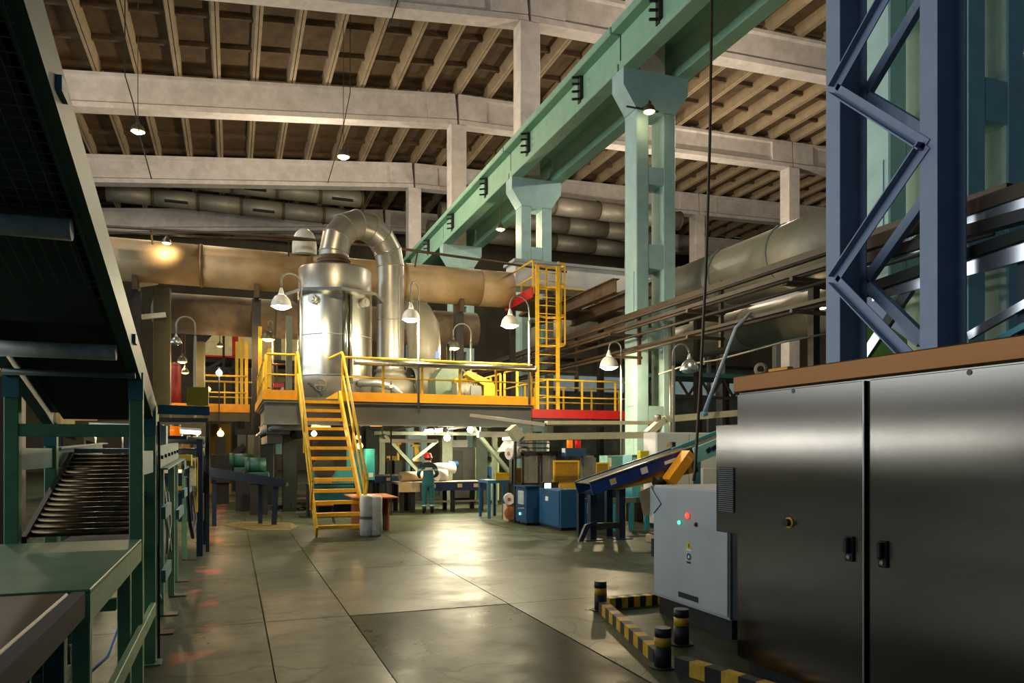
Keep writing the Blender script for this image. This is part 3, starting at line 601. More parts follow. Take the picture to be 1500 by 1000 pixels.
MB().lathe((FX, FY, PZ), [(DR + 0.08, 1.13), (DR + 0.08, 1.09), (DR, 1.06), (0.52, 0.9), (0.74, 0.72), (0.80, 0.5), (0.74, 0.25), (0.5, 0.06)], 28, capt=False).build('inlet_boot', M_DUCT, t)
sc = Vector((FX + 1.25, FY + 0.1, PZ + 0.75))
MB().lathe(sc, [(0.0, -0.35), (0.55, -0.35), (0.66, -0.28), (0.66, 0.28), (0.55, 0.35), (0.0, 0.35)], 28, ax=(0.94, -0.34, 0)).build('scroll_casing', M_DUCT, t)
MB().lathe((FX + 0.6, FY - 0.02, PZ + 0.75), [(0.50, 0), (0.42, 0.55)], 24, ax=(0.95, 0.2, 0)).build('casing_cone', M_GALV, t)
bx('pedestal', M_GREY, t, sc.x - 0.4, sc.x + 0.5, sc.y - 0.35, sc.y + 0.35, PZ, PZ + 0.22)
ec = Vector((sc.x + 0.0, sc.y + 0.6, 0))
els = [Vector((ec.x - 0.1, ec.y + 1.0, 6.4)), Vector((ec.x - 0.1, ec.y + 0.5, 6.3)), Vector((ec.x, ec.y + 0.15, 5.9)), Vector((ec.x, ec.y, 5.3)), Vector((ec.x, ec.y, 4.2))]
q = thing('outlet_elbow', 'big grey outlet elbow behind the fan with blue label', 'duct', (ec.x, ec.y, PZ))
tb('elbow', M_DUCT, q, els, 0.55, 24); MB().lathe((ec.x, ec.y, 4.2), [(0.56, 0), (0.62, 0.0), (0.62, 0.06), (0.56, 0.06)], 24).build('flange', M_GREY, q)
bx('foot', M_GREY, q, ec.x - 0.4, ec.x + 0.4, ec.y - 0.4, ec.y + 0.4, PZ, 4.2)
br('label_plate', mat('blue_label', rgb(40, 90, 190), 0.4), q, (ec.x + 0.32, ec.y - 0.47, 5.05), (ec.x + 0.32, ec.y - 0.47, 4.8), 0.14, 0.02, up=(0, 1, 0))
g0 = at(655, 580, Y=22.4)
t = thing('gear_housing', 'green angular fan housing on the platform beside the yellow belt guard', 'machine', (g0.x, 22.4, PZ))
MB().prof((g0.x, 22.0, PZ), (g0.x, 22.9, PZ), [(-0.45, 0.0), (0.45, 0.0), (0.42, 0.75), (0.20, 1.12), (-0.25, 1.12), (-0.48, 0.8)]).build('housing', mat('grey_green_housing', rgb(92, 108, 88), 0.5), t)
bx('rating_plate', M_KRAFT, t, g0.x + 0.15, g0.x + 0.3, 21.985, 22.0, PZ + 0.6, PZ + 0.72); bx('skid', M_GREY, t, g0.x - 0.5, g0.x + 0.5, 21.95, 21.99, PZ, PZ + 0.1)
m0 = at(690, 583, Y=21.6)
t = thing('electric_motor', 'grey finned electric motor on the platform under the yellow belt guard', 'motor', (m0.x, 21.6, PZ))
cy('motor_body', M_DUCT, t, (m0.x - 0.42, 21.6, PZ + 0.36), (m0.x + 0.25, 21.6, PZ + 0.36), 0.27, 20); cy('fan_cowl', M_DUCT, t, (m0.x - 0.52, 21.6, PZ + 0.36), (m0.x - 0.42, 21.6, PZ + 0.36), 0.285, 20)
for k in range(6): MB().lathe((m0.x - 0.32 + 0.09 * k, 21.6, PZ + 0.36), [(0.27, -0.01), (0.295, -0.01), (0.295, 0.01), (0.27, 0.01)], 20, ax=(1, 0, 0)).build('cooling_fin', M_DUCT, t)
bx('terminal_box', M_GREY, t, m0.x - 0.1, m0.x + 0.22, 21.28, 21.42, PZ + 0.25, PZ + 0.52); bx('foot', M_GREY, t, m0.x - 0.35, m0.x + 0.2, 21.4, 21.8, PZ, PZ + 0.12)
t = thing('belt_guard', 'bright yellow sheet belt guard leaning over the electric motor', 'guard', (m0.x + 0.4, 21.6, PZ))
MB().prof((m0.x + 0.30, 21.35, PZ), (m0.x + 0.30, 21.75, PZ), [(0.0, 0.02), (0.42, 0.02), (0.42, 0.5), (0.30, 0.68), (-0.45, 0.98), (-0.52, 0.86), (0.05, 0.55)]).build('guard_sheet', M_YEL, t); bx('bracket', M_GREY, t, m0.x + 0.35, m0.x + 0.65, 21.5, 21.6, PZ, PZ + 0.02)
t = thing('red_control_box', 'small red box on a yellow bracket above the belt guard', 'box', (m0.x - 0.05, 21.9, PZ + 0.7))
bx('box_body', M_RED, t, m0.x - 0.02, m0.x + 0.28, 21.9, 22.05, PZ + 0.80, PZ + 0.99); bx('bracket', M_YEL, t, m0.x - 0.42, m0.x + 0.02, 21.85, 22.05, PZ + 0.68, PZ + 0.79); bx('stand', M_YEL, t, m0.x - 0.3, m0.x - 0.24, 21.9, 21.96, PZ, PZ + 0.68)
t = thing('steam_vent_pipes', 'pair of thin steel riser pipes behind the fan', 'pipes', (m0.x - 0.05, 23.6, PZ))
for dx, h in ((-0.1, 2.1), (0.05, 1.9), (0.35, 1.2), (0.5, 1.1)): tb('riser_pipe', M_SS if dx < 0.2 else M_GREY, t, [(m0.x + dx, 23.8, PZ), (m0.x + dx, 23.8, PZ + h)], 0.06 if dx < 0.2 else 0.03, 10)
tb('elbow_pipe', M_GREY, t, [(m0.x + 0.35, 23.8, PZ + 1.2), (m0.x + 0.42, 23.8, PZ + 1.28), (m0.x + 0.5, 23.8, PZ + 1.1)], 0.03)
# ------------------------------------------------------------------ big pipes, ceiling ducts, pipe rack, walkways, ladder
t = thing('main_pipe', 'huge beige insulated pipe running across the hall behind the tank', 'pipe', (2, 27.6, 8))
PY, PZZ, PR = 27.9, 8.15, 0.70
for k, (a, b) in enumerate(((-7.5, -4.0), (-3.98, -1.0), (-0.98, 2.6), (2.62, 6.0), (6.02, 9.0), (9.02, 10.3))):
    cy('pipe_section', M_RUSTP, t, (a, PY, PZZ), (b, PY, PZZ), PR, 32)
for x in (-4.0, -0.99, 2.61, 6.01): MB().lathe((x, PY, PZZ), [(PR, -0.04), (PR + 0.03, -0.03), (PR + 0.03, 0.03), (PR, 0.04)], 32, ax=(1, 0, 0)).build('joint_band', mat('brown_band', rgb(120, 92, 60), 0.6), t)
for x in (-3, 0.8, 4.6, 8.2): bx('pipe_saddle', M_BROWN, t, x - 0.08, x + 0.08, PY - 0.5, PY + 0.5, PZZ - PR - 0.35, PZZ - PR + 0.12)
t = thing('pipe_gantry', 'dark steel gantry legs carrying the beige pipe', 'gantry', (2, 28, 0))
for x in (-3, 0.8, 4.6, 8.2): bx('leg', M_STEELD, t, x - 0.15, x + 0.15, PY - 0.2, PY + 0.2, 0, PZZ - PR - 0.35)
bx('tie_beam', M_STEELD, t, 0.95, 4.45, PY - 0.1, PY + 0.1, 4.2, 4.4)
t = thing('lower_pipe', 'dim brown lower pipe below and behind the beige main pipe', 'pipe', (1, 29.5, 6.5))
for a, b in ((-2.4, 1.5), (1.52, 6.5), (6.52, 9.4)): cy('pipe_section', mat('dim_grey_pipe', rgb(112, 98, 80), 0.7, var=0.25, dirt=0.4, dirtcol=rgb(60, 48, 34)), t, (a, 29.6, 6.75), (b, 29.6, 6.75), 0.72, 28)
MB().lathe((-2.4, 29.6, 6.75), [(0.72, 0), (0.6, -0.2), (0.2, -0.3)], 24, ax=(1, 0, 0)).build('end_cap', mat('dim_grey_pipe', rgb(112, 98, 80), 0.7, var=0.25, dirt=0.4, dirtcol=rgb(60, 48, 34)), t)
bx('pipe_stand', M_BROWN, t, 2.9, 3.1, 29.4, 29.8, 0, 6.05); bx('pipe_stand', M_BROWN, t, 7.9, 8.1, 29.4, 29.8, 0, 6.05)
t = thing('white_dome', 'white rounded vent dome on top of the beige main pipe', 'vent', (2.0, 27.9, 8.8))
dc = at(446, 372, Y=27.9); MB().lathe((dc.x, 27.9, 8.75), [(0.43, 0), (0.43, 0.45), (0.40, 0.66), (0.31, 0.86), (0.18, 0.98), (0.02, 1.02)], 24).build('dome', mat('white_dome_paint', rgb(205, 200, 190), 0.5), t); MB().lathe((dc.x, 27.9, 8.75), [(0.5, 0.0), (0.5, 0.06), (0.43, 0.07)], 24).build('collar', M_GREY, t)
t = thing('thin_conduit', 'thin brown conduit on stanchions above the beige main pipe', 'pipe', (2, 27.3, 9))
tb('conduit', M_BROWN, t, [at(150, 331, Y=26.9), at(420, 347, Y=26.9), at(600, 366, Y=26.9), at(830, 398, Y=26.9)], 0.05)
tb('conduit', M_BROWN, t, [at(150, 338, Y=26.9), at(300, 347, Y=26.9), at(470, 352, Y=26.9)], 0.04)
for px, py in ((221, 335), (424, 347), (612, 367)): p = at(px, py, Y=26.9); q = br('stanchion', M_BROWN, t, p, (p.x, 27.4, 8.62), 0.05)

def long_duct(label, y, z, r, x0, x1, seg, m=M_DUCT, vents=True):
    t = thing('ceiling_duct', label, 'duct', (x0, y, z), 'round ceiling ducts'); n = int((x1 - x0) / seg)
    for k in range(n):
        a, b = x0 + k * seg, x0 + (k + 1) * seg - 0.04
        cy('duct_section', m, t, (a, y, z), (b, y, z), r, 20)
        MB().lathe((b + 0.02, y, z), [(r, -0.08), (r + 0.07, -0.06), (r + 0.07, 0.06), (r, 0.08)], 20, ax=(1, 0, 0)).build('joint_band', M_BROWN, t)
        if vents and k % 2 == 1: bx('grille', M_BLACK, t, a + 0.8, a + 2.4, y - r - 0.02, y - r * 0.6, z - 0.66 * r, z - 0.42 * r)
        if k % 3 == 1: br('hanger', M_BROWN, t, (a + 0.4, y, z + r), (a + 0.4, y, zb(a) + BH), 0.05)
    return t
def zat(px, py, y): return at(px, py, Y=y).z
long_duct('upper round grey ceiling duct left of the bent duct', 59.5, zat(400, 277, 59.5), 0.66, -9.6, 12.0, 3.2)
long_duct('lower round grey ceiling duct with dark grilles above the beige pipe', 61.8, zat(400, 307, 61.8), 0.66, -8.6, 12.0, 3.1)
long_duct('dim ceiling duct behind the far white beam', 71.6, zat(400, 341, 71.6), 0.7, -9.6, 12.0, 3.2)
long_duct('round ceiling duct right of the middle crane column, upper one', 54.0, zat(900, 312, 54), 0.72, 16.0, 38.0, 3.8, vents=False)
long_duct('round ceiling duct right of the middle crane column, lower one', 60.0, zat(900, 338, 60), 0.72, 16.0, 38.0, 3.8, vents=False)
long_duct('lowest round duct above the upper walkway', 64.0, zat(900, 364, 64), 0.75, 16.0, 40.0, 4.0, vents=False)

# pipe rack on the cabinet side: channels in front of the columns, insulated pipe behind
RX = 12.3
M_RACK = mat('dark_rack_steel', rgb(62, 47, 32), 0.6, var=0.3)
t = thing('pipe_rack', 'brown steel pipe rack running past the lamp column towards the ladder', 'rack', (RX, 24, 5))
zr_ = lambda y, X=RX - 0.1: at(917, y, X=X).z
for x, yy, h in ((RX, 463, 0.20), (RX - 0.5, 484, 0.10), (RX - 0.1, 512, 0.08)):
    MB().chan((x, 9.0, zr_(yy)), (x, 46.0, zr_(yy)), 0.16, h, 0.02, flip=1).build('runner_channel', M_RACK, t)
for x, yy in ((RX - 0.42, 474), (RX - 0.5, 489), (RX - 0.3, 498), (RX - 0.3, 520)): tb('rack_pipe', M_RACK, t, [(x, 9.0, zr_(yy)), (x, 46, zr_(yy))], 0.045)
for y in (13.2, 17.2, 21.6, 26.4, 31.2, 36.0, 41):
    br('bracket_post', M_RACK, t, (RX + 0.2, y, zr_(455)), (RX + 0.2, y, zr_(535)), 0.10); br('cross_arm', M_RACK, t, (RX - 0.9, y, zr_(494)), (RX + 0.3, y, zr_(494)), 0.09); br('cross_arm', M_RACK, t, (RX - 0.9, y, zr_(525)), (RX + 0.3, y, zr_(525)), 0.08)
t = thing('insulated_pipe', 'fat pale insulated pipe with straps running along the columns on the right', 'pipe', (16.4, 20, 8))
IX = 16.4; IR = 1.0; IZ = at(1000, 430, X=IX).z
ye = [12, 16, 22, 28, 34, 41]
for a, b in zip(ye, ye[1:]): cy('pipe_section', M_DUCT, t, (IX, a, IZ), (IX, b - 0.04, IZ), IR, 24)
for y in (13.4, 16, 19, 22, 25, 28, 34): MB().lathe((IX, y - 0.02, IZ), [(IR, -0.05), (IR + 0.04, -0.04), (IR + 0.04, 0.04), (IR, 0.05)], 24, ax=(0, 1, 0)).build('strap', M_GREY, t)
for y in (13, 18, 24, 32): q = br('saddle', M_BROWN, t, (IX - 1.1, y, IZ - IR - 0.1), (IX + 1.1, y, IZ - IR - 0.1), 0.2); br('stand', M_STEELD, q, (IX, y, IZ - IR - 0.2), (IX, y, 0.0), 0.24)
t = thing('lower_insulated_pipe', 'pale lower insulated pipe dipping into the dark behind the cabinet', 'pipe', (20.4, 24, 3.4))
KX = 20.4; KZ = at(1150, 468, X=KX).z; KR = 0.85
for a, b in ((12.0, 19), (19.04, 26.0), (26.04, 34)): cy('pipe_section', M_DUCT, t, (KX, a, KZ), (KX, b, KZ), KR, 24)
MB().lathe((KX, 19.02, KZ), [(KR, -0.05), (KR + 0.04, -0.04), (KR + 0.04, 0.04), (KR, 0.05)], 24, ax=(0, 1, 0)).build('strap', M_BROWN, t)
for y in (15, 22.4, 29): br('stand', M_GREY, t, (KX, y, KZ - KR), (KX, y, 0), 0.14)
# mezzanine shelf and office glazing far right
t = thing('lattice_walkway', 'lattice cable walkway lit blue in the gloom right of the lamp column', 'walkway', (18, 25, 4))
za = lambda y: at(1030, y, Y=25).z
bx('deck', M_LBLUE, t, 15.4, 24, 25, 27, za(552), za(546))
for k in range(8): p = 15.6 + 1.05 * k; br('lattice_brace', M_BROWN, t, (p, 25, za(580)), (p + 0.52, 25, za(553)), 0.08); br('lattice_brace', M_BROWN, t, (p + 1.05, 25, za(580)), (p + 0.52, 25, za(553)), 0.08)
bx('bottom_chord', M_BROWN, t, 15.4, 24, 24.95, 25.05, za(584), za(580))
for x in (15.6, 19.5, 23.8): bx('leg', M_STEELD, t, x - 0.1, x + 0.1, 26.4, 26.6, 0, za(552))
t = thing('office_cabin', 'glazed office cabin with pale lit panes behind the lower walkway', 'cabin', (16.5, 34, 0))
zc_ = lambda y: at(880, y, Y=34).z
bx('cabin_wall', mat('cabin_wall_paint', rgb(96, 104, 100), 0.7), t, 14.6, 27, 34.4, 38, 0.0, zc_(530))
MP = mat('lit_pane', rgb(150, 170, 170), 0.3, var=0.2, scale=1.5, emit=rgb(150, 175, 180), es=0.22)
for k in range(8):
    x = 14.9 + 1.4 * k; q = bx('window_frame', M_GREY, t, x, x + 1.3, 34.3, 34.4, zc_(576), zc_(548)); bx('pane', MP, q, x + 0.08, x + 1.22, 34.27, 34.3, zc_(576) + 0.1, zc_(548) - 0.1)
bx('roof', M_STEELD, t, 14.4, 27.2, 34.2, 38.2, zc_(530), zc_(526))

# ladder with cage
LY = 25.4
l0 = at(787, 615, Y=LY); l1 = at(817, 615, Y=LY)
LX0, LX1 = l0.x, l1.x
ztop = at(787, 388, Y=LY).z; zl0 = at(800, 613, Y=LY).z
t = thing('caged_ladder', 'yellow caged ladder climbing from the red-edged walkway to the upper walkway', 'ladder', (l0.x, LY, zl0))
for x in (LX0, LX1): br('stile', M_YEL, t, (x, LY, zl0), (x, LY, ztop), 0.13, 0.08, up=(0, 1, 0))
rg = None; n = int((ztop - zl0) / 0.3)
for k in range(n):
    if rg is None: rg = cy('rung', M_YEL, t, (LX0 + 0.04, LY, zl0 + 0.25), (LX1 - 0.04, LY, zl0 + 0.25), 0.018, 8)
    else: rep(rg, (0, 0, 0.3 * k))
hz = [at(800, y, Y=LY).z for y in (502, 459, 413, 383)]
cx = (LX0 + LX1) / 2
for z in hz:
    ptsh = [Vector((LX0, LY, z)), Vector((LX0 + 0.2, LY + 0.5, z)), Vector((cx + 0.3, LY + 0.8, z)), Vector((LX1 + 0.4, LY + 0.6, z)), Vector((LX1 + 0.38, LY + 0.2, z)), Vector((LX1, LY, z))]
    m_ = MB()
    for a, b in zip(ptsh, ptsh[1:]): m_.bar(a, b, 0.02, 0.09)
    m_.build('cage_hoop', M_YEL, t)
for p in ((LX0 + 0.2, LY + 0.5), (cx + 0.3, LY + 0.8), (LX1 + 0.4, LY + 0.6), (LX1 + 0.38, LY + 0.2)): br('cage_strap', M_YEL, t, (*p, hz[0]), (*p, hz[-1] + 0.05), 0.06, 0.014)
# lower walkway (red kick plate)
WY = 25.0; wz = at(860, 610, Y=WY).z; wx0 = at(781, 610, Y=WY).x; wx1 = at(912, 612, Y=WY).x + 1.2
t = thing('lower_walkway', 'walkway with red kick plate at the foot of the caged ladder', 'walkway', (wx0, WY, wz))
bx('deck', M_GREY, t, wx0, wx1, WY + 0.03, 27.4, wz - 0.08, wz)
bx('kick_plate', M_RED, t, wx0 - 0.03, wx1, WY, WY + 0.03, wz - 0.08, wz + 0.24); bx('kick_plate', M_RED, t, wx0 - 0.03, wx0, WY + 0.03, 27.4, wz - 0.08, wz + 0.24)
for x in (wx0 + 0.3, wx1 - 0.5): bx('leg', M_GREY, t, x - 0.08, x + 0.08, 26.0, 26.16, 0, wz - 0.08)
bx('edge_beam', M_STEELD, t, wx0, wx1, WY + 0.05, WY + 0.2, wz - 0.35, wz - 0.09)
wm_ = at(803, 613, Y=WY).x
guard_rail('yellow guard rail on the red-edged lower walkway', [(wm_, 27.3), (wm_, WY + 0.06), (wx1 - 0.1, WY + 0.06)], step=1.45, z=wz, h=1.32, r=0.038)
guard_rail('rear yellow guard rail of the red-edged lower walkway', [(wm_ + 0.4, 27.3), (wx1 - 0.1, 27.3)], step=1.3, z=wz, h=1.25, r=0.035)
# upper walkway from the ladder towards the lamp column
UY = LY + 0.1; uz = at(785, 430, Y=UY).z
ux0 = at(781, 425, Y=UY).x; ux1 = 13.0
uy1 = at(741, 447, X=ux0).y
t = thing('upper_walkway', 'upper walkway with red kick plate and brown beams beside the ladder cage', 'walkway', (ux0, UY, uz))
bx('deck', M_BROWN, t, ux0, ux0 + 1.0, UY + 0.9, uy1, uz - 0.1, uz)
bx('kick_plate', M_RED, t, ux0 - 0.04, ux0, UY, uy1, uz - 0.14, uz + 0.24)
bx('kick_plate', M_RED, t, ux0 + 1.1, 15.2, 29.6, 29.66, uz - 0.1, uz + 0.4)
bx('rear_deck', M_BROWN, t, ux0 + 1.0, 15.2, 27.6, 29.6, uz - 0.1, uz)
for X_, ya_ in ((12.3, 22.4), (13.8, 22.4)): MB().ibeam((X_, ya_ + 0.4, uz - 0.12), (X_, 29.6, uz - 0.12), 0.26, 0.50, 0.03).build('support_beam', M_BROWN, t)
for x in (ux0 + 0.5, 14.9): br('stand', M_STEELD, t, (x, 29.0, uz - 0.1), (x, 29.0, 0), 0.2)
guard_rail('yellow guard rail at the left of the upper walkway', [(ux0 + 0.04, uy1 - 0.1), (ux0 + 0.04, UY + 0.1)], step=9, z=uz, h=1.25, r=0.04)
guard_rail('yellow guard rail at the back of the upper walkway', [(ux0 + 1.1, 29.5), (15.1, 29.5)], step=1.6, z=uz, h=1.2, r=0.04)
t = thing('white_boxed_duct', 'long white boxed duct behind the upper walkway', 'duct', (14, 31, uz))
wzb = lambda y: at(850, y, Y=30.4).z
bx('box_body', M_WHITE, t, 11.5, 30, 30.4, 31.6, wzb(426), wzb(392)); bx('lid', M_LGREY, t, 11.4, 30.1, 30.3, 31.7, wzb(392), wzb(388))
for x in (13.4, 22.6, 26, 29.5): bx('leg', M_GREY, t, x - 0.15, x + 0.15, 31, 31.3, 0, wzb(426))

# grey steel tower behind the cabinets
t = thing('steel_tower', 'blue-grey braced steel tower of H-posts rising behind the stainless cabinet', 'tower', (5.7, 5.2, 0))
TXX = 5.5; TT = 14.0
for y0, y1 in ((5.69, 5.87), (4.62, 4.79)):
    ym = (y0 + y1) / 2
    for dx in (0.0,): MB().ibeam((TXX + 0.17 + dx, ym, 0), (TXX + 0.17 + dx, ym, TT), y1 - y0, 0.34, 0.016, up=(1, 0, 0)).build('post', M_SLATE, t)
nl = [at(1220, y, X=TXX - 0.01) for y in (410, 132)]; nr = [at(1362, y, X=TXX - 0.01) for y in (545, 210)]
ya, yb = 5.74, 4.72
zl = [p.z for p in nl]; zr = [p.z for p in nr]; pz = zl[1] - zl[0]
seq = [(ya, zl[0] - pz), (yb, zr[0]), (ya, zl[0]), (yb, zr[1]), (ya, zl[1]), (yb, zr[1] + pz), (ya, zl[1] + pz), (yb, zr[1] + 2 * pz)]
for (a, za), (b, zb_) in zip(seq, seq[1:]):
    
    P_, Q_ = Vector((TXX, a, max(za, 0.1))), Vector((TXX, b, zb_))
    MB().prof(P_, Q_, [(-0.05, -0.0), (0.05, -0.0), (0.05, 0.012), (-0.038, 0.012), (-0.038, 0.075), (-0.05, 0.075)], up=(-1, 0, 0)).build('diagonal_brace', M_SLATE, t)
    P_.x = Q_.x = TXX + 0.341; MB().prof(P_, Q_, [(-0.05, 0.0), (0.05, 0.0), (0.05, 0.012), (-0.038, 0.012), (-0.038, 0.07), (-0.05, 0.07)], up=(1, 0, 0)).build('diagonal_brace', M_SLATE, t)

# inclined pallet elevator rails behind the tower
t = thing('elevator_conveyor', 'shiny railed elevator conveyor sloping behind the tower posts', 'conveyor', (6.0, 4, 3))
def railp(a, b, X): return at(*a, X=X), at(*b, X=X)
M_RAIL = mat('bright_aluminium_rail', rgb(200, 200, 205), 0.22, metal=0.9, var=0.08)
for (a, b, w, h, mm, nm) in (((1285, 379), (1560, 278), 0.05, 0.16, M_RAIL, 'side_rail'), ((1280, 429), (1560, 350), 0.05, 0.17, M_RAIL, 'side_rail'), ((1262, 362), (1560, 258), 0.10, 0.12, M_BROWN, 'top_channel'), ((1330, 330), (1560, 262), 0.05, 0.06, M_WHITE, 'guide_strip'), ((1262, 382), (1560, 300), 0.12, 0.10, M_STEELD, 'under_channel'), ((1262, 428), (1560, 325), 0.14, 0.10, M_BLACK, 'belt_run'), ((1420, 492), (1560, 412), 0.04, 0.07, M_RAIL, 'chute_rail'), ((1450, 505), (1560, 445), 0.04, 0.05, M_TEAL, 'chute_side')):
    p, q = railp(a, b, 6.02); br(nm, mm, t, p, q, w, h)
for y in (3.0, 4.3): br('leg', M_DBLUE, t, (6.1, y, 0), (6.1, y, at(1450, 330, X=6.02).z - 0.3), 0.08)
p, q = at(1258, 535, X=6.04), at(1345, 405, X=6.04); br('brace', M_RAIL, t, p, q, 0.05, 0.10)
p, q = at(1250, 425, X=6.5), at(1350, 500, X=6.5); br('brace', M_SLATE, t, p, q, 0.06, 0.12)
t = thing('green_lit_tint_panel', 'lime green panel glimpsed low between the tower posts', 'panel', (9.0, 8, 0))
bx('panel_sheet', mat('lime_light_tint', rgb(190, 236, 90), 0.5), t, 8.1, 8.95, 8.0, 8.1, 0.3, 3.6); bx('panel_frame', M_DGREEN, t, 8.05, 9.0, 8.1, 8.2, 0.0, 3.7)  # not backlit: the light on this green panel is put into the lime colour
# ------------------------------------------------------------------ right foreground: stainless cabinet, grey cabinet, bollards
M_BRUSH = mat('brushed_stainless', rgb(128, 122, 114), 0.22, metal=1.0, var=0.05, scale=6, stretch=(1, 0.15, 14), aniso=0.9)
M_HAND = mat('black_plastic', rgb(14, 14, 14), 0.35, var=0.1)
CX = 3.84
t = thing('stainless_cabinet', 'big brushed stainless double-door switch cabinet in the lower right corner', 'cabinet', (4.4, 3.7, 0))
bx('body', M_BRUSH, t, CX + 0.03, 4.95, 2.2, 5.08, 0.12, 2.27)
bx('plinth', M_BLACK, t, CX + 0.08, 4.9, 2.25, 5.03, 0, 0.12)
bx('top_cover', mat('warm_tinted_stainless', rgb(128, 86, 50), 0.45, metal=0.8, var=0.06, scale=6, stretch=(1, 0.15, 14)), t, CX - 0.02, 4.97, 2.18, 5.10, 2.271, 2.40, 0.008)  # stainless cover; a warm brown reflection is put into its base colour
ys_ = at(1270, 700, X=CX).y
d1 = bx('door', M_BRUSH, t, CX, CX + 0.028, ys_ + 0.022, 5.07, 0.14, 2.255, 0.004)
d2 = bx('door', M_BRUSH, t, CX, CX + 0.028, 2.22, ys_ - 0.022, 0.14, 2.255, 0.004)
bx('door_edge', M_GALV, t, CX - 0.004, CX + 0.0, ys_ + 0.022, ys_ + 0.034, 0.14, 2.255)
for d, px, py in ((d1, 1246, 803), (d2, 1295, 811)):
    p = at(px, py, X=CX)
    h = MB().box(CX - 0.018, CX - 0.0005, p.y - 0.035, p.y + 0.035, p.z - 0.085, p.z + 0.085).build('handle_plate', M_HAND, d, 0.006)
    h2 = MB().box(CX - 0.05, CX - 0.018, p.y - 0.016, p.y + 0.016, p.z - 0.03, p.z + 0.075).build('swing_handle', M_HAND, d, 0.006)
    cy('lock_barrel', M_GALV, d, (CX - 0.0185, p.y, p.z - 0.055), (CX - 0.025, p.y, p.z - 0.055), 0.014, 12)
p = at(1157, 765, X=CX)
q = cy('switch_collar', M_YEL, d1, (CX - 0.012, p.y, p.z), (CX - 0.0005, p.y, p.z), 0.040, 20); cy('switch_knob', M_HAND, d1, (CX - 0.045, p.y + 0.0, p.z), (CX - 0.012, p.y, p.z), 0.028, 16)
for px, py in ((1162, 563), (1420, 537)):
    p = at(px, py, X=CX - 0.001); p.z = max(p.z, 2.2) if py > 900 else p.z; cy('plug_button', M_HAND, d1 if px < 1300 else d2, (CX - 0.004, p.y, min(p.z, 2.235)), (CX + 0.001, p.y, min(p.z, 2.235)), 0.016, 14)
q = thing('lifting_eye', 'small lifting eye bolted on top of the stainless cabinet', 'eye bolt', (CX + 0.15, 4.95, 2.4))
MB().lathe((CX + 0.12, 4.93, 2.452), [(0.028, -0.014), (0.052, -0.014), (0.052, 0.014), (0.028, 0.014), (0.028, -0.014)], 16, ax=(0.6, 0.8, 0)).build('ring', M_KRAFT, q); cy('stud', M_KRAFT, q, (CX + 0.12, 4.93, 2.40), (CX + 0.12, 4.93, 2.43), 0.02, 10)
o = bx('terminal_block', M_ORA, None, CX + 0.1, CX + 0.16, 4.60, 4.82, 2.40, 2.44, 0.005); tag(o, 'orange block lying on top of the stainless cabinet beside the lifting eye', 'block')
t = thing('cooling_unit', 'stainless cooling unit with louvred grille on the side of the cabinet', 'air conditioner', (4.2, 5.27, 1.1))
bx('housing', M_BRUSH, t, 3.90, 4.55, 5.10, 5.44, 1.11, 2.02, 0.006)
ga, gb = at(1054, 684, X=3.9), at(1076, 751, X=3.9)
bx('grille_recess', M_BLACK, t, 3.893, 3.8995, gb.y, ga.y, gb.z, ga.z)
sl_ = None
for k in range(22):
    z = gb.z + (ga.z - gb.z) * (k + 0.5) / 22
    if sl_ is None: z0_ = z; sl_ = bx('louvre_slat', M_GREY, t, 3.885, 3.892, gb.y + 0.004, ga.y - 0.004, z - 0.004, z + 0.003)
    else: rep(sl_, (0, 0, z - z0_))
br('mount_bracket', M_STEELD, t, (4.3, 5.27, 0.0), (4.3, 5.27, 1.11), 0.3, 0.2, up=(0, 1, 0))

GX = 4.40
t = thing('grey_control_cabinet', 'light grey control cabinet with red and green pilot lamps and warning stickers', 'cabinet', (4.8, 6.6, 0))
bx('body', M_LGREY, t, GX + 0.02, 5.25, 5.93, 7.30, 0.19, 1.42, 0.006)
bx('plinth', M_BLACK, t, GX + 0.06, 5.2, 5.97, 7.26, 0, 0.19)
d1 = bx('door', M_LGREY, t, GX, GX + 0.018, 5.96, 7.285, 0.22, 1.405, 0.004)
bx('seal_gap', M_BLACK, t, GX + 0.019, GX + 0.03, 5.925, 5.95, 0.2, 1.41)
def lampbtn(px, py, m, nm, r=0.022, es=0):
    p = at(px, py, X=GX); q = cy(nm + '_bezel', M_GALV, d1, (GX - 0.006, p.y, p.z), (GX - 0.0005, p.y, p.z), r * 1.25, 16)
    MB().lathe((GX - 0.006, p.y, p.z), [(r, 0), (r * 0.9, 0.012), (r * 0.45, 0.02), (0.001, 0.022)], 16, ax=(-1, 0, 0)).build(nm, m, d1)
lampbtn(1008, 755, mat('red_pilot', (1, 0.05, 0.02), 0.3, var=0, emit=(1, 0.02, 0.008), es=4), 'red_pilot_lamp', 0.03)
lampbtn(996, 765, mat('green_pilot', (0.1, 1, 0.5), 0.3, var=0, emit=(0.03, 0.8, 0.42), es=2.5), 'green_pilot_lamp')
lampbtn(1020, 768, mat('dark_red_button', rgb(120, 14, 14), 0.3), 'stop_button')
def sticker(nm, m, pts2, py, px, s, par=None, X=GX, d=-0.0025):
    p = at(px, py, X=X); return MB().poly([(X - 0.0008, p.y - a * s, p.z + b * s) for a, b in pts2], (-1, 0, 0), abs(d)).build(nm, m, par)
def flat(nm, m, pts3, par): return MB().poly(pts3, (-1, 0, 0), 0.0015).build(nm, m, par)
M_STY = mat('sticker_yellow', rgb(230, 190, 20), 0.5, var=0.05); M_STK = mat('sticker_black', rgb(20, 20, 20), 0.5, var=0); M_STW = mat('sticker_white', rgb(225, 225, 220), 0.5, var=0.03); M_STB = mat('sticker_blue', rgb(36, 50, 84), 0.5, var=0)
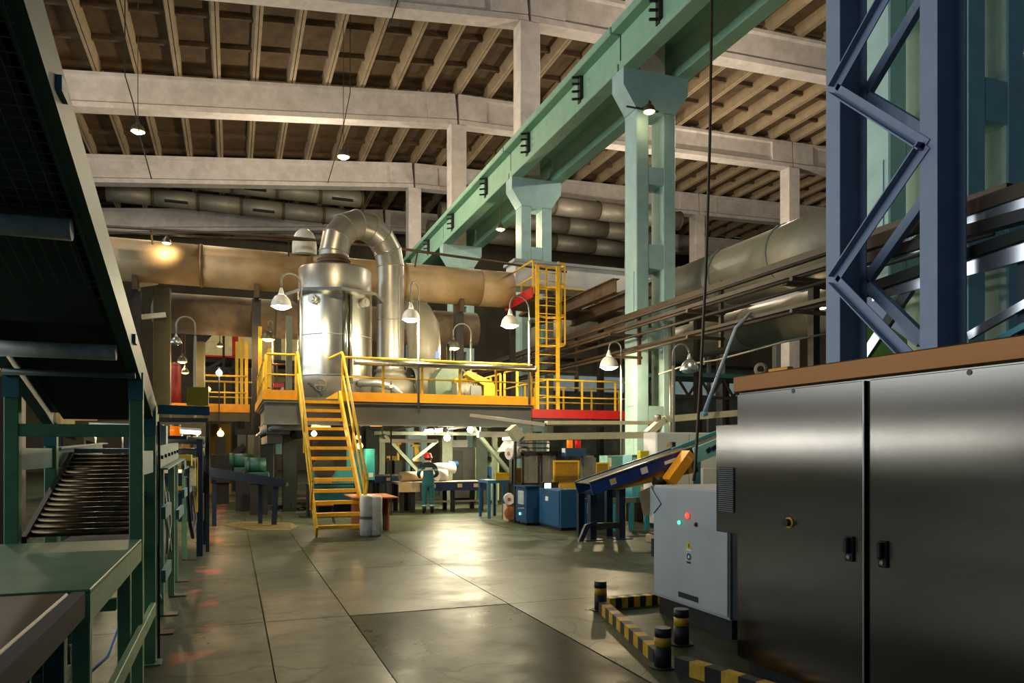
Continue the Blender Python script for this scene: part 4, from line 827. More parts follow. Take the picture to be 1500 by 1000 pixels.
w = sticker('warning_triangle', M_STY, [(-1, -0.8), (1, -0.8), (0, 1)], 798, 1009, 0.048, d1)
sticker('bolt_symbol', M_STK, [(-0.25, 0.0), (0.05, 0.45), (0.2, 0.4), (0.05, 0.05), (0.3, 0.0), (-0.1, -0.6), (0.0, -0.1)], 799, 1009, 0.048, d1, X=GX - 0.0035)
sticker('caption_strip', M_STW, [(-1, -0.2), (1, -0.2), (1, 0.2), (-1, 0.2)], 805, 1009, 0.042, d1)
sticker('mandatory_disc', M_STW, [(math.cos(a * 0.35), math.sin(a * 0.35)) for a in range(18)], 815, 1009, 0.046, d1)
sticker('mandatory_blue', M_STB, [(math.cos(a * 0.35), math.sin(a * 0.35)) for a in range(18)], 815, 1009, 0.039, d1, X=GX - 0.003)
sticker('helmet_symbol', M_STW, [(-0.4, -0.5), (0.4, -0.5), (0.5, 0.0), (0.3, 0.45), (-0.3, 0.45), (-0.5, 0.0)], 815, 1009, 0.030, d1, X=GX - 0.005)
sticker('caption_plate', M_STK, [(-1, -0.28), (1, -0.28), (1, 0.28), (-1, 0.28)], 823.5, 1009, 0.036, d1)
p, q = at(994, 868, X=GX), at(1023, 881, X=GX); bx('vent_slot', M_BLACK, d1, GX - 0.004, GX - 0.0005, q.y, p.y, (p.z + q.z) / 2 - 0.025, (p.z + q.z) / 2 + 0.03)
bx('side_flange', M_BLACK, t, GX - 0.0, GX + 0.1, 7.301, 7.34, 0.62, 0.82)
t = thing('cardboard_flap', 'torn grey sheet taped to the far edge of the grey control cabinet', 'sheet', (4.4, 7.4, 1.2))
MB().poly([(GX - 0.12, 7.40, 1.34), (GX + 0.06, 7.36, 1.42), (GX + 0.06, 7.36, 1.10), (GX - 0.06, 7.40, 1.06)], (0, 1, 0), 0.004).build('front_sheet', M_KRAFT, t)
MB().poly([(GX - 0.01, 7.34, 1.40), (GX - 0.01, 7.12, 1.22), (GX - 0.01, 7.34, 1.06)], (-1, 0, 0), 0.004).build('folded_corner', M_LGREY, t)

M_HY = mat('worn_hazard_yellow', rgb(206, 160, 30), 0.6, var=0.25, scale=12, dirt=0.4, dirtcol=rgb(60, 50, 30)); M_HK = mat('worn_hazard_black', rgb(20, 19, 17), 0.6, var=0.3, scale=12)
def bollard(x, y, label):
    t = thing('bollard', label, 'bollard', (x, y, 0), 'black and yellow guard posts')
    cy('base_plate', M_HK, t, (x, y, 0), (x, y, 0.012), 0.11, 20)
    for a, b, m, nm in ((0.012, 0.18, M_HK, 'lower_band'), (0.18, 0.255, M_HY, 'yellow_band'), (0.255, 0.325, M_HK, 'top_band')): cy(nm, m, t, (x, y, a), (x, y, b), 0.07, 20)
    cy('cap', M_GREY, t, (x, y, 0.325), (x, y, 0.33), 0.066, 20)
B1, B2, B3 = (3.90, 7.60), (3.92, 6.0), (3.36, 5.42)
bollard(*B1, 'striped guard post at the far corner of the low barrier'); bollard(*B2, 'striped guard post standing inside the low barrier, close to the grey cabinet'); bollard(*B3, 'striped guard post nearest the camera at the bottom of the picture')
def barrier(p, q, n, label, first=0):
    t = thing('floor_barrier', label, 'barrier', (p[0], p[1], 0), 'black and yellow floor barriers'); P, Q = Vector((*p, 0.06)), Vector((*q, 0.06))
    for k in range(n):
        a, b = P.lerp(Q, k / n), P.lerp(Q, (k + 1) / n); dd = (b - a).normalized() * 0.001
        br('yellow_block' if (k + first) % 2 else 'black_block', M_HY if (k + first) % 2 else M_HK, t, a + dd, b - dd, 0.10, 0.12)
d = (Vector(B3) - Vector(B1)).normalized()
barrier(Vector(B1) + d * 0.12, Vector(B3) - d * 0.10, 13, 'striped low floor barrier running between the far and near guard posts')
barrier((4.02, 7.66), (4.74, 7.68), 9, 'short striped floor barrier from the far guard post to the grey cabinet', 1)
barrier((3.42, 5.28), (3.78, 3.9), 9, 'striped low floor barrier running out of the bottom of the picture')

# ------------------------------------------------------------------ wrapping line right of the aisle
t = thing('operator_cabinet', 'blue operator cabinet with touch screen and green lamp at the wrapping line', 'cabinet', (6.8, 17.1, 0))
bx('body', M_BLUE, t, 6.6, 7.0, 16.75, 17.46, 0.06, 0.92, 0.01); bx('lid', M_BLUE, t, 6.57, 7.03, 16.72, 17.49, 0.921, 0.95)
sc_ = bx('screen_frame', M_LGREY, t, 6.585, 6.599, 16.87, 17.25, 0.50, 0.83); bx('screen', mat('dim_screen', rgb(150, 160, 160), 0.2, var=0.1, emit=rgb(150, 165, 170), es=0.15), sc_, 6.58, 6.5845, 16.92, 17.2, 0.54, 0.79)
p = at(762, 752, X=6.6); cy('green_lamp', mat('green_lamp', (0.1, 1, 0.5), 0.3, var=0, emit=(0.1, 0.9, 0.4), es=5), t, (6.58, p.y, p.z), (6.599, p.y, p.z), 0.03, 12)
for k in range(4): p = at(760 + 2.4 * k, 744, X=6.6); cy('push_button', M_WHITE, t, (6.588, p.y, p.z), (6.599, p.y, p.z), 0.014, 8)
for x, y in ((6.66, 16.82), (6.94, 17.4), (6.66, 17.4), (6.94, 16.82)): cy('castor', M_BLACK, t, (x, y, 0), (x, y, 0.06), 0.03, 10)
t = thing('blue_drive_cabinet', 'plain blue cabinet with a white tag, right of the touch-screen cabinet', 'cabinet', (7.05, 16, 0))
bx('body', mat('mid_blue_paint', rgb(34, 84, 124), 0.4, var=0.12), t, 6.9, 7.35, 15.4, 16.65, 0.06, 0.93, 0.01); bx('door', mat('mid_blue_paint', (0, 0, 0)), t, 6.88, 6.899, 15.45, 16.6, 0.1, 0.9, 0.004)
p = at(801, 730, X=6.88); bx('tag', M_STW, t, 6.875, 6.8795, p.y - 0.08, p.y + 0.08, p.z - 0.05, p.z + 0.05); bx('plinth', M_BLACK, t, 6.93, 7.3, 15.43, 16.6, 0, 0.06)
t = thing('junction_box', 'small blue junction box with a printed label right of the blue cabinet', 'box', (7.6, 15.6, 0))
bx('body', M_BLUE, t, 7.42, 7.62, 15.2, 15.5, 0.15, 0.72); bx('label_plate', M_STW, t, 7.46, 7.54, 15.19, 15.199, 0.4, 0.62); bx('stand', M_DBLUE, t, 7.4, 7.7, 15.25, 15.5, 0, 0.15); bx('rear_box', M_DBLUE, t, 7.65, 8.3, 15.3, 16.0, 0.1, 0.92)
t = thing('wrapping_machine', 'film wrapping machine with dark glazed doors and silver head', 'machine', (7.6, 18, 0))
M_GLZ = mat('smoked_polycarbonate', rgb(120, 122, 116), 0.12, var=0.1, alpha=0.55)
bx('base', M_DBLUE, t, 6.98, 9.4, 17.5, 19.0, 0.1, 0.94)
for a, b in ((760, 786), (787, 812)):
    p, q = at(a + 4, 710, Y=17.5), at(b + 4, 664, Y=17.5); f = MB()
    for (x0, x1, z0, z1) in ((p.x, p.x + 0.05, p.z, q.z), (q.x - 0.05, q.x, p.z, q.z), (p.x, q.x, p.z, p.z + 0.05), (p.x, q.x, q.z - 0.05, q.z)): f.box(x0, x1, 17.46, 17.5, z0, z1)
    d = f.build('door_frame', M_STEELD, t); bx('glazing', M_GLZ, d, p.x + 0.05, q.x - 0.05, 17.475, 17.485, p.z + 0.05, q.z - 0.05)
p, q = at(764, 664, Y=17.4), at(816, 638, Y=17.4)
for x in (p.x + 0.1, q.x + 0.2): bx('mast', M_STEELD, t, x - 0.06, x + 0.06, 18.2, 18.4, 0.94, q.z)
bx('silver_head', M_GALV, t, p.x + 0.02, q.x, 17.6, 18.9, q.z - 0.12, q.z, 0.02); bx('head_frame', M_STEELD, t, p.x + 0.1, q.x + 0.3, 17.55, 18.9, p.z - 0.02, p.z + 0.05)
for z in (0.12, 0.24): bx('head_bar', M_STEELD, t, p.x, q.x, 17.52, 17.58, p.z + z, p.z + z + 0.03)
MB().prof((p.x - 0.1, 17.9, p.z), (p.x - 0.1, 18.8, p.z), [(-0.05, 0.05), (0.3, 0.05), (0.45, 0.42), (0.2, 0.42)]).build('film_carriage', M_WHITE, t)
f = MB(); p, q = at(850, 708, Y=17.4), at(872, 667, Y=17.4)
for (x0, x1, z0, z1) in ((p.x, p.x + 0.05, p.z, q.z), (q.x - 0.06, q.x, p.z, q.z), (p.x, q.x, p.z, p.z + 0.05), (p.x, q.x, q.z - 0.05, q.z)): f.box(x0, x1, 17.36, 17.4, z0, z1)
d = f.build('side_door_frame', M_GREY, t); bx('glazing', M_GLZ, d, p.x + 0.05, q.x - 0.06, 17.375, 17.385, p.z + 0.05, q.z - 0.05)
bp_, bq_ = at(826, 668, Y=17.3), at(856, 656, Y=17.3)
t = thing('beacon_box', 'amber and red beacon lights on a dark blue box above the wrapping machine', 'beacon', ((bp_.x + bq_.x) / 2, 17.3, bp_.z))
bx('box_body', M_BLUE, t, bp_.x, bq_.x, 17.2, 17.45, bp_.z, bq_.z); br('stalk', M_DBLUE, t, (bp_.x + 0.2, 17.4, bp_.z), (bp_.x + 0.2, 17.55, 0.94), 0.05)
for px, m, nm in ((835, M_ALENS, 'amber_lens'), (847, M_RLENS, 'red_lens')):
    p = at(px, 655, Y=17.3); cy(nm, m, t, (p.x, 17.32, bq_.z), (p.x, 17.32, bq_.z + 0.20), 0.075, 14)
t = thing('film_roll', 'clear film roll on the arm left of the wrapping machine', 'roll', (6.7, 18, 1.7))
p = at(745, 664, Y=17.7); cy('film', M_PLAS, t, (p.x, 17.7, p.z), (p.x + 0.55, 17.9, p.z + 0.03), 0.155, 24); cy('core', M_WOOD, t, (p.x - 0.012, 17.696, p.z), (p.x, 17.7, p.z), 0.05, 14); cy('spindle', M_STEELD, t, (p.x + 0.55, 17.9, p.z + 0.03), (p.x + 0.72, 17.96, p.z + 0.03), 0.04, 10)
def cageguard(nm, label, a, b, y, dep=0.4, m=M_YEL, solid=False):
    p, q = at(*a, Y=y), at(*b, Y=y); t = thing('machine_guard' if nm is None else nm, label, 'guard', (p.x, y, p.z), 'yellow guards of the wrapping line'); w = 0.045
    for nm2, bb in (('side_bar', (p.x, p.x + w, p.z, q.z)), ('side_bar', (q.x - w, q.x, p.z, q.z)), ('bottom_bar', (p.x + w, q.x - w, p.z, p.z + w)), ('top_bar', (p.x + w, q.x - w, q.z - w, q.z))): bx(nm2, m, t, bb[0], bb[1], y, y + w, bb[2], bb[3])
    bx('panel', M_YEL if solid else mat('yellow_mesh_panel', rgb(150, 116, 30), 0.5, var=0.3, scale=30), t, p.x + w, q.x - w, y + 0.015, y + 0.025, p.z + w, q.z - w)
    bx('return_side', m, t, q.x - w, q.x, y + w, y + dep, p.z, p.z + w)
    return t
tt = cageguard(None, 'tall yellow framed mesh guard in front of the wrapping machine', (811, 709), (849, 674), 16.9)
pp = at(811, 709, Y=16.9); bx('mount_post', M_YEL, tt, pp.x + 0.01, pp.x + 0.05, 17.0, 17.04, 0.93, pp.z + 0.1)
cageguard(None, 'low yellow guard box on the blue table', (726, 707), (752, 692), 18.9, solid=True); cageguard(None, 'small upright yellow mesh guard left of the glazed doors', (752, 709), (766, 685), 18.7)
cageguard(None, 'brownish yellow guard frame right of the glazed machine', (872, 705), (893, 677), 18.2)
p, q = at(795, 717, Y=16.2), at(819, 706, Y=16.2)
t = thing('display_unit', 'black display unit with lit screen on top of the blue cabinet', 'display', (p.x, 16.2, p.z))
bx('case', M_HAND, t, p.x, q.x, 16.2, 16.4, 0.931, q.z); a_, b_ = at(798, 715, Y=16.19), at(807, 707.5, Y=16.19); bx('screen', mat('lit_screen', (0.9, 0.95, 1), 0.2, var=0, emit=(0.75, 0.88, 1.0), es=2.5), t, a_.x, b_.x, 16.19, 16.199, a_.z, b_.z)
p, q = at(819, 720, Y=16.0), at(866, 708, Y=16.0)
t = thing('yellow_tray', 'yellow sheet-metal tray between the display and the blue conveyor', 'tray', (p.x, 16, p.z))
bx('front_lip', M_YEL, t, p.x, q.x, 16.0, 16.03, p.z + 0.04, q.z); bx('tray_floor', M_YEL, t, p.x, q.x, 16.03, 16.6, p.z + 0.06, p.z + 0.08); bx('end_lip', M_YEL, t, q.x - 0.03, q.x, 16.03, 16.6, p.z + 0.081, q.z); bx('support', M_DBLUE, t, p.x + 0.3, q.x - 0.2, 16.1, 16.5, 0.0, p.z + 0.06)
t = thing('blue_table', 'blue steel leg table carrying the low yellow guard', 'table', (6.7, 19, 0))
p, q = at(715, 708, Y=18.75), at(757, 703, Y=18.75)
bx('table_top', mat('table_blue', rgb(44, 96, 134), 0.45), t, p.x, q.x + 0.3, 18.75, 19.6, 0.94, 1.02)
for x in (p.x + 0.04, p.x + 0.45, q.x + 0.2):
    for y in (18.79, 19.54): bx('leg', mat('table_blue', (0, 0, 0)), t, x - 0.035, x + 0.035, y - 0.035, y + 0.035, 0.01, 0.94)
for px, py, y, r, m, lb in ((746, 731, 18.0, 0.14, M_PLAS, 'cream film roll leaning under the blue table'), (748, 752, 17.9, 0.16, mat('brown_roll', rgb(150, 96, 54), 0.6), 'brown paper roll on the floor under the blue table')):
    p = at(px, py, Y=y); t = thing('roll', lb, 'roll', (p.x, y, 0)); cy('wound_paper', m, t, (p.x, y, p.z), (p.x + 0.15, y + 0.45, p.z), r, 22); cy('core', M_WOOD, t, (p.x - 0.004, y - 0.012, p.z), (p.x, y, p.z), 0.045, 12)
    br('cradle', M_KRAFT, t, (p.x + 0.08, y + 0.22, 0.0), (p.x + 0.08, y + 0.22, p.z - r * 0.96), 0.22, 0.3, up=(0, 1, 0))

# blue incline conveyor with orange drive guard
t = thing('incline_conveyor', 'navy side-railed incline conveyor with stickers rising to the right', 'conveyor', (8, 13.6, 0))
p0_, p1_ = at(866, 716, Y=13.5), at(1016, 663, Y=13.5); dirn = (p1_ - p0_).normalized(); H_ = 0.26
upn = Vector((-dirn.z, 0, dirn.x))
MB().bar(p0_, p1_, 0.04, H_, up=upn).build('side_rail', mat('royal_blue_rail', rgb(26, 52, 116), 0.4), t); MB().bar(p0_ + Vector((0, 0.7, 0)), p1_ + Vector((0, 0.7, 0)), 0.04, H_, up=upn).build('side_rail', M_BLUE, t)
MB().bar(p0_ + Vector((0, 0.35, 0)) + upn * 0.10, p1_ + Vector((0, 0.35, 0)) + upn * 0.10, 0.64, 0.02, up=upn).build('belt', M_BLACK, t)
L_ = (p1_ - p0_); MB().poly([p0_ + L_ * 0.16 - upn * 0.132, p1_ - upn * 0.132, p1_ - upn * 0.42, p0_ + L_ * 0.22 - upn * 0.20], (0, 1, 0), 0.68).build('under_pan', mat('ochre_pan', rgb(150, 108, 24), 0.5), t)
MB().bar(p0_ + upn * 0.14, p1_ + upn * 0.14, 0.06, 0.025, up=upn).build('edge_strip', M_GALV, t)
for f, (w_, h_), m in ((0.20, (0.14, 0.12), M_KRAFT), (0.40, (0.10, 0.09), M_BLUE), (0.50, (0.16, 0.13), M_STW), (0.76, (0.30, 0.07), M_STW)):
    c = p0_.lerp(p1_, f) + Vector((0, -0.023, 0)); MB().bar(c - dirn * w_ / 2, c + dirn * w_ / 2, 0.004, h_, up=upn).build('sticker', m, t)
for px in (868, 910): 
    x = at(px, 750, Y=13.6).x; zt_ = p0_.z + (x - p0_.x) * dirn.z / dirn.x - 0.14; bx('leg', M_DBLUE, t, x - 0.07, x + 0.07, 13.55, 13.7, 0, zt_); bx('leg', M_DBLUE, t, x - 0.07, x + 0.07, 14.1, 14.2, 0, zt_)
    bx('foot', M_DBLUE, t, x - 0.2, x + 0.2, 13.45, 13.8, 0, 0.02)
xa_, xb_ = at(868, 0, Y=13.6).x, at(910, 0, Y=13.6).x; bx('lower_tie', M_STEELD, t, xa_ + 0.07, xb_ - 0.07, 13.58, 13.66, 0.22, 0.34)
MB().poly([(xa_ - 0.35, 13.5, 0.0), (xa_ - 0.25, 13.5, 0.0), (xa_ - 0.12, 13.5, 0.25), (xa_ + 0.05, 13.5, 0.32), (xa_ + 0.05, 13.5, 0.40), (xa_ - 0.2, 13.5, 0.32)], (0, 1, 0), 0.08).build('curved_foot', M_DBLUE, t)
a_, b_ = at(1009, 664, Y=13.3), at(979, 706, Y=13.3)
br('drive_guard', M_ORA, t, a_, b_, 0.20, 0.30, up=(0, 1, 0)); c = a_.lerp(b_, 0.15) + Vector((0, -0.152, 0)); br('guard_sticker', M_STW, t, c, c.lerp(b_, 0.25) + Vector((0, -0.0, 0)), 0.13, 0.004, up=(0, 1, 0)); cy('drive_motor', M_STEELD, t, b_ + Vector((-0.25, 0.15, 0.02)), b_ + Vector((0.0, 0.15, 0.0)), 0.09, 14)
t = thing('teal_conveyor', 'pale teal conveyor section with black print at the top of the navy incline', 'conveyor', (9.5, 13.6, 1.8))
q0, q1 = at(1018, 667, Y=13.3), at(1085, 640, Y=13.3); br('side_rail', mat('mint_rail', rgb(130, 186, 176), 0.45), t, q0, q1, 0.05, 0.32); br('side_rail', M_TEAL, t, q0 + Vector((0, 0.8, 0)), q1 + Vector((0, 0.8, 0)), 0.05, 0.32); br('belt', M_BLACK, t, q0 + Vector((0, 0.4, 0.1)), q1 + Vector((0, 0.4, 0.1)), 0.7, 0.02)
for f, w_ in ((0.28, 0.10), (0.40, 0.12), (0.50, 0.08)): c = q0.lerp(q1, f) + Vector((0, -0.03, 0)); br('printed_mark', M_STK, t, c - Vector((w_ / 2, 0, 0.03)), c + Vector((w_ / 2, 0, 0.04)), 0.004, 0.09)
for px in (1023, 1062): x = at(px, 700, Y=13.5).x; bx('leg', mat('mint_rail', (0, 0, 0)), t, x - 0.06, x + 0.06, 13.5, 13.6, 0, q0.z - 0.1)
t = thing('sensor_post', 'bright yellow sensor box on a dark arm above the navy conveyor', 'sensor', (8.7, 14.6, 0)); p, q = at(938, 675, Y=14.6), at(951, 660, Y=14.6); bx('sensor_box', mat('lemon_box', rgb(228, 214, 30), 0.5), t, p.x, q.x, 14.6, 14.75, p.z, q.z, 0.01); bx('arm', M_STEELD, t, q.x, q.x + 0.6, 14.62, 14.72, p.z - 0.02, p.z + 0.06); bx('post', M_STEELD, t, q.x + 0.6, q.x + 0.7, 14.62, 14.72, 0, q.z + 0.2)
for px0, px1, y0_, y1_, Y_, lb in ((890, 919, 702, 667, 18.6, 'pale teal cabinet with stickers behind the navy conveyor'), (926, 961, 730, 666, 16.6, 'darker teal cabinet below the yellow sensor box')):
    p, q = at(px0, y0_, Y=Y_), at(px1, y1_, Y=Y_); t = thing('teal_cabinet', lb, 'cabinet', (p.x, Y_, 0), 'teal cabinets of the wrapping line'); bx('body', mat('pale_teal', rgb(104, 160, 152), 0.5) if px0 < 900 else M_TEAL, t, p.x, q.x, Y_, Y_ + 0.5, p.z, q.z, 0.01); bx('stand', M_STEELD, t, p.x + 0.05, q.x - 0.05, Y_ + 0.1, Y_ + 0.4, 0, p.z)
    w_ = q.x - p.x; bx('label_plate', M_STW, t, p.x + 0.02, p.x + 0.02 + 0.16 * w_, Y_ - 0.004, Y_, q.z - 0.3, q.z - 0.06); bx('label_plate', M_KRAFT, t, p.x + 0.35 * w_, p.x + 0.6 * w_, Y_ - 0.004, Y_, p.z + 0.1, p.z + 0.3); bx('door_gap', M_STK, t, p.x + 0.82 * w_, p.x + 0.84 * w_, Y_ - 0.003, Y_, p.z + 0.03, q.z - 0.03)
p, q = at(962, 730, Y=15.2), at(1100, 634, Y=15.2)
t = thing('white_panel_cabinets', 'row of white switch panels with warning stickers behind the teal conveyor', 'cabinet', (p.x, 15.2, 0))
n_ = 3; wd = (q.x - p.x) / n_
bx('carcass', M_WHITE, t, p.x, q.x, 15.24, 15.8, 0.1, q.z); bx('plinth', M_BLACK, t, p.x, q.x, 15.3, 15.75, 0, 0.1)
for k in range(n_): d = bx('door', M_WHITE, t, p.x + k * wd + 0.01, p.x + (k + 1) * wd - 0.01, 15.2, 15.239, 0.14, q.z - 0.02, 0.004); c = (p.x + k * wd + 0.3, q.z - 0.28); MB().poly([(c[0] - 0.05, 15.199, c[1] - 0.05), (c[0] + 0.05, 15.199, c[1] - 0.05), (c[0], 15.199, c[1] + 0.06)], (0, -1, 0), 0.003).build('warning_sticker', M_STY, d)
p, q = at(1030, 712, Y=14.6), at(1056, 686, Y=14.6); t = thing('white_box', 'small white box standing under the teal conveyor', 'box', (p.x, 14.6, 0)); bx('box_body', M_WHITE, t, p.x, q.x, 14.6, 14.95, p.z, q.z); bx('stand', M_STEELD, t, p.x + 0.1, q.x - 0.1, 14.65, 14.9, 0, p.z)
t = thing('timber_skid', 'long low timber skid on the floor below the navy conveyor', 'skid', (8.3, 12.9, 0)); br('runner', M_KRAFT, t, (7.75, 13.1, 0.07), (9.2, 11.5, 0.07), 0.12, 0.14); br('runner', M_BROWN, t, (7.9, 12.4, 0.05), (9.0, 11.2, 0.05), 0.10, 0.10); br('cross_plank', M_BROWN, t, (7.8, 13.0, 0.16), (8.6, 13.0, 0.16), 0.2, 0.03)
t = thing('roller_stand', 'low blue-legged roller stand behind the timber skid', 'stand', (8.9, 15, 0)); bx('frame_rail', M_DUCT, t, 8.0, 9.4, 15.0, 15.08, 0.62, 0.74)
for x in (8.1, 8.5, 8.9, 9.3): bx('leg', M_TEAL, t, x - 0.05, x + 0.05, 15.0, 15.08, 0, 0.62)
# overhead cable trays
M_TRAY = mat('pale_tray_sheet', rgb(196, 190, 160), 0.45, metal=0.1, var=0.12)
t = thing('cable_tray', 'pale sheet-metal cable trunking with a dog-leg over the wrapping line', 'cable tray', (8, 16, 2.2))
TY = 16.2
pts_ = [at(757, 640, Y=TY), at(946, 637, Y=TY), at(972, 614, Y=TY), at(1100, 603, Y=TY)]
for a, b in zip(pts_, pts_[1:]): br('trunking', M_TRAY, t, a, b, 0.22, 0.16)
a, b = at(800, 619, Y=TY + 0.8), at(975, 619, Y=TY + 0.8); br('trunking', M_TRAY, t, a, b, 0.2, 0.09)
a, b = at(748, 626, Y=TY), at(760, 642, Y=TY); br('trunking', M_TRAY, t, a, b, 0.3, 0.22)
a, b = at(690, 608, Y=TY + 3), at(800, 622, Y=TY + 0.8); br('conduit', M_DUCT, t, a, b, 0.1, 0.08)
for px in (965, 1090): c = at(px, 622, Y=TY); br('drop_post', M_STEELD, t, (c.x, TY + 0.15, 0), (c.x, TY + 0.15, c.z), 0.12)
c = at(760, 640, Y=TY); br('drop_post', M_STEELD, t, (c.x + 0.4, TY + 1.3, 0), (c.x + 0.4, TY + 1.3, c.z + 0.1), 0.06)
tag(cy('wire_coil', M_GALV, None, at(960, 611, Y=TY) - Vector((0, 0, 0.02)), at(966, 611, Y=TY) - Vector((0, 0, 0.02)), 0.09, 16), 'small coil of wire on the bend of the cable trunking', 'coil')
# ------------------------------------------------------------------ under and around the platform
t = thing('braced_frame', 'pale steel frame with V-shaped braces under the platform', 'frame', (5, 23.4, 0))
VY = 23.4; M_PST = mat('pale_green_steel', rgb(92, 100, 84), 0.5, var=0.15)
a = at(560, 0, Y=VY).x
bx('post', M_PST, t, a - 0.09, a + 0.09, VY, VY + 0.18, 0, 2.42)
bx('post', M_PST, t, at(666, 0, Y=VY).x - 0.25, at(666, 0, Y=VY).x + 0.1, VY + 0.6, VY + 0.9, 0, 2.42)
for p, q, w in (((563, 637), (614, 692), 0.14), ((641, 645), (604, 674), 0.12), ((691, 624), (748, 694), 0.22), ((762, 640), (727, 664), 0.12)): br('diagonal_brace', M_PST, t, at(*p, Y=VY), at(*q, Y=VY), 0.10, w, up=(0, 1, 0))
bx('top_chord', M_PST, t, at(548, 0, Y=VY).x, at(765, 0, Y=VY).x, VY - 0.02, VY + 0.15, at(600, 637, Y=VY).z, at(600, 632, Y=VY).z)
bx('post', M_PST, t, at(728, 0, Y=VY).x - 0.08, at(728, 0, Y=VY).x + 0.08, VY + 0.16, VY + 0.3, 0, 2.4)
t = thing('hall_lamp_tray', 'white sheet cable tray under the platform front beam', 'cable tray', (5, 22.2, 2.3))
bx('tray_sheet', M_WHITE, t, at(556, 0, Y=22.2).x, at(640, 0, Y=22.2).x, 22.1, 22.3, at(600, 648, Y=22.2).z, at(600, 643, Y=22.2).z); bx('tray_sheet', M_WHITE, t, at(700, 0, Y=22.2).x, at(748, 0, Y=22.2).x, 22.1, 22.3, at(720, 640, Y=22.2).z, at(720, 632, Y=22.2).z)
for px in (560, 636, 704, 744): c = at(px, 636, Y=22.2); br('hanger', M_GREY, t, (c.x, 22.2, c.z), (c.x, 22.2, 2.57), 0.03)

t = thing('packing_table', 'long dark-legged packing table the worker leans over', 'table', (5.5, 22, 0))
a, b = at(584, 0, Y=21.45).x, at(712, 0, Y=21.45).x; tz = at(620, 706, Y=21.45).z
bx('table_top', M_DUCT, t, a, b, 21.45, 22.5, tz - 0.06, tz); bx('navy_side', mat('navy_side', rgb(30, 44, 84), 0.45), t, a + 0.7, b, 21.42, 21.449, tz - 0.26, tz - 0.005); bx('end_block', M_KRAFT, t, a, a + 0.62, 21.41, 21.449, tz - 0.28, tz - 0.02)
for x in (a + 0.1, a + 0.42, (a + b) / 2 + 0.3, b - 0.15):
    for y in (21.5, 22.4): bx('leg', M_BLACK, t, x - 0.06, x + 0.06, y - 0.05, y + 0.05, 0, tz - 0.06)
bx('lower_tie', M_DUCT, t, a + 0.5, b - 0.22, 21.47, 21.53, 0.28, 0.33)
for x in (a + 0.95, b - 0.9, b - 0.4): bx('label_plate', M_KRAFT, t, x, x + 0.14, 21.412, 21.419, tz - 0.17, tz - 0.06)
def proll(lb, px, py, Y, r, l, m, ax=(1, 0.3, 0), nm='paper_roll'):
    p = at(px, py, Y=Y); d = Vector(ax).normalized() * l; t = thing(nm, lb, 'roll', (p.x, Y, p.z - r)); cy('wound_sheet', m, t, p, p + d, r, 22); cy('core', M_WOOD, t, p - d * 0.01, p, r * 0.3, 12); return t
proll('tan paper roll lying on the left end of the packing table', 587, 698, 21.9, 0.15, 0.75, M_KRAFT); proll('white film roll on the packing table right of the worker', 640, 696, 21.9, 0.18, 0.30, M_WHITE); proll('white film roll further back behind the worker', 636, 686, 22.3, 0.17, 0.7, M_WHITE); 
proll('small blue roll behind the packing table', 656, 680, 23.0, 0.10, 0.35, M_BLUE)
o = bx('yellow_box', M_YEL, None, at(650, 0, Y=22.8).x, at(654, 0, Y=22.8).x, 22.8, 22.95, 0.9, 1.42); tag(o, 'narrow yellow box left of the small blue roll', 'box')
t = thing('roller_bench', 'navy roller bench with pale rollers left of the packing table', 'conveyor', (4.4, 22.5, 0))
a, b = at(549, 0, Y=22.6).x, at(606, 0, Y=22.6).x; z = at(575, 697, Y=22.6).z
bx('side_rail', mat('navy_side', (0, 0, 0)), t, a, b, 22.6, 22.64, z - 0.2, z); bx('side_rail', mat('navy_side', (0, 0, 0)), t, a, b, 23.36, 23.4, z - 0.2, z)
r_ = None
for k in range(12):
    x = a + 0.06 + (b - a - 0.12) * k / 11
    if r_ is None: x0_ = x; r_ = cy('roller', M_GALV, t, (x, 22.64, z), (x, 23.36, z), 0.035, 10)
    else: rep(r_, (x - x0_, 0, 0))
for x in (a + 0.1, b - 0.1): bx('leg', M_BLACK, t, x - 0.05, x + 0.05, 22.65, 22.75, 0, z - 0.2); bx('leg', M_BLACK, t, x - 0.05, x + 0.05, 23.25, 23.35, 0, z - 0.2)
bx('label_plate', M_KRAFT, t, a + 0.35, a + 0.5, 22.592, 22.599, z - 0.14, z - 0.05)
p, q = at(536, 703, Y=20.9), at(549, 657, Y=20.9)
t = thing('teal_switchbox', 'tall bright teal switch box right of the staircase', 'cabinet', (p.x, 20.9, p.z)); bx('body', mat('bright_teal', rgb(60, 170, 180), 0.4), t, p.x, q.x, 20.9, 21.25, p.z, q.z, 0.01); bx('label_plate', M_WHITE, t, p.x + 0.08, q.x - 0.05, 20.893, 20.899, p.z + 0.08, p.z + 0.2); bx('stand', M_BLACK, t, p.x + 0.05, q.x - 0.05, 21.0, 21.15, 0, p.z)
p, q = at(512, 700, Y=21.6), at(535, 657, Y=21.6)
t = thing('dark_teal_machine', 'darker teal machine body behind the staircase', 'machine', (p.x, 21.6, 0)); bx('body', M_TEAL, t, p.x - 1.0, q.x, 21.6, 22.4, 0.4, p.z + 0.3, 0.02); bx('tower', M_TEAL, t, p.x, q.x, 21.6, 22.2, p.z + 0.301, q.z); bx('base', M_BLACK, t, p.x - 0.9, q.x - 0.1, 21.7, 22.3, 0, 0.4); cy('drum', M_STEELD, t, (p.x - 0.7, 21.55, 1.3), (p.x - 0.7, 22.2, 1.3), 0.3, 18)
p, q = at(657, 700, Y=24.2), at(695, 655, Y=24.2)
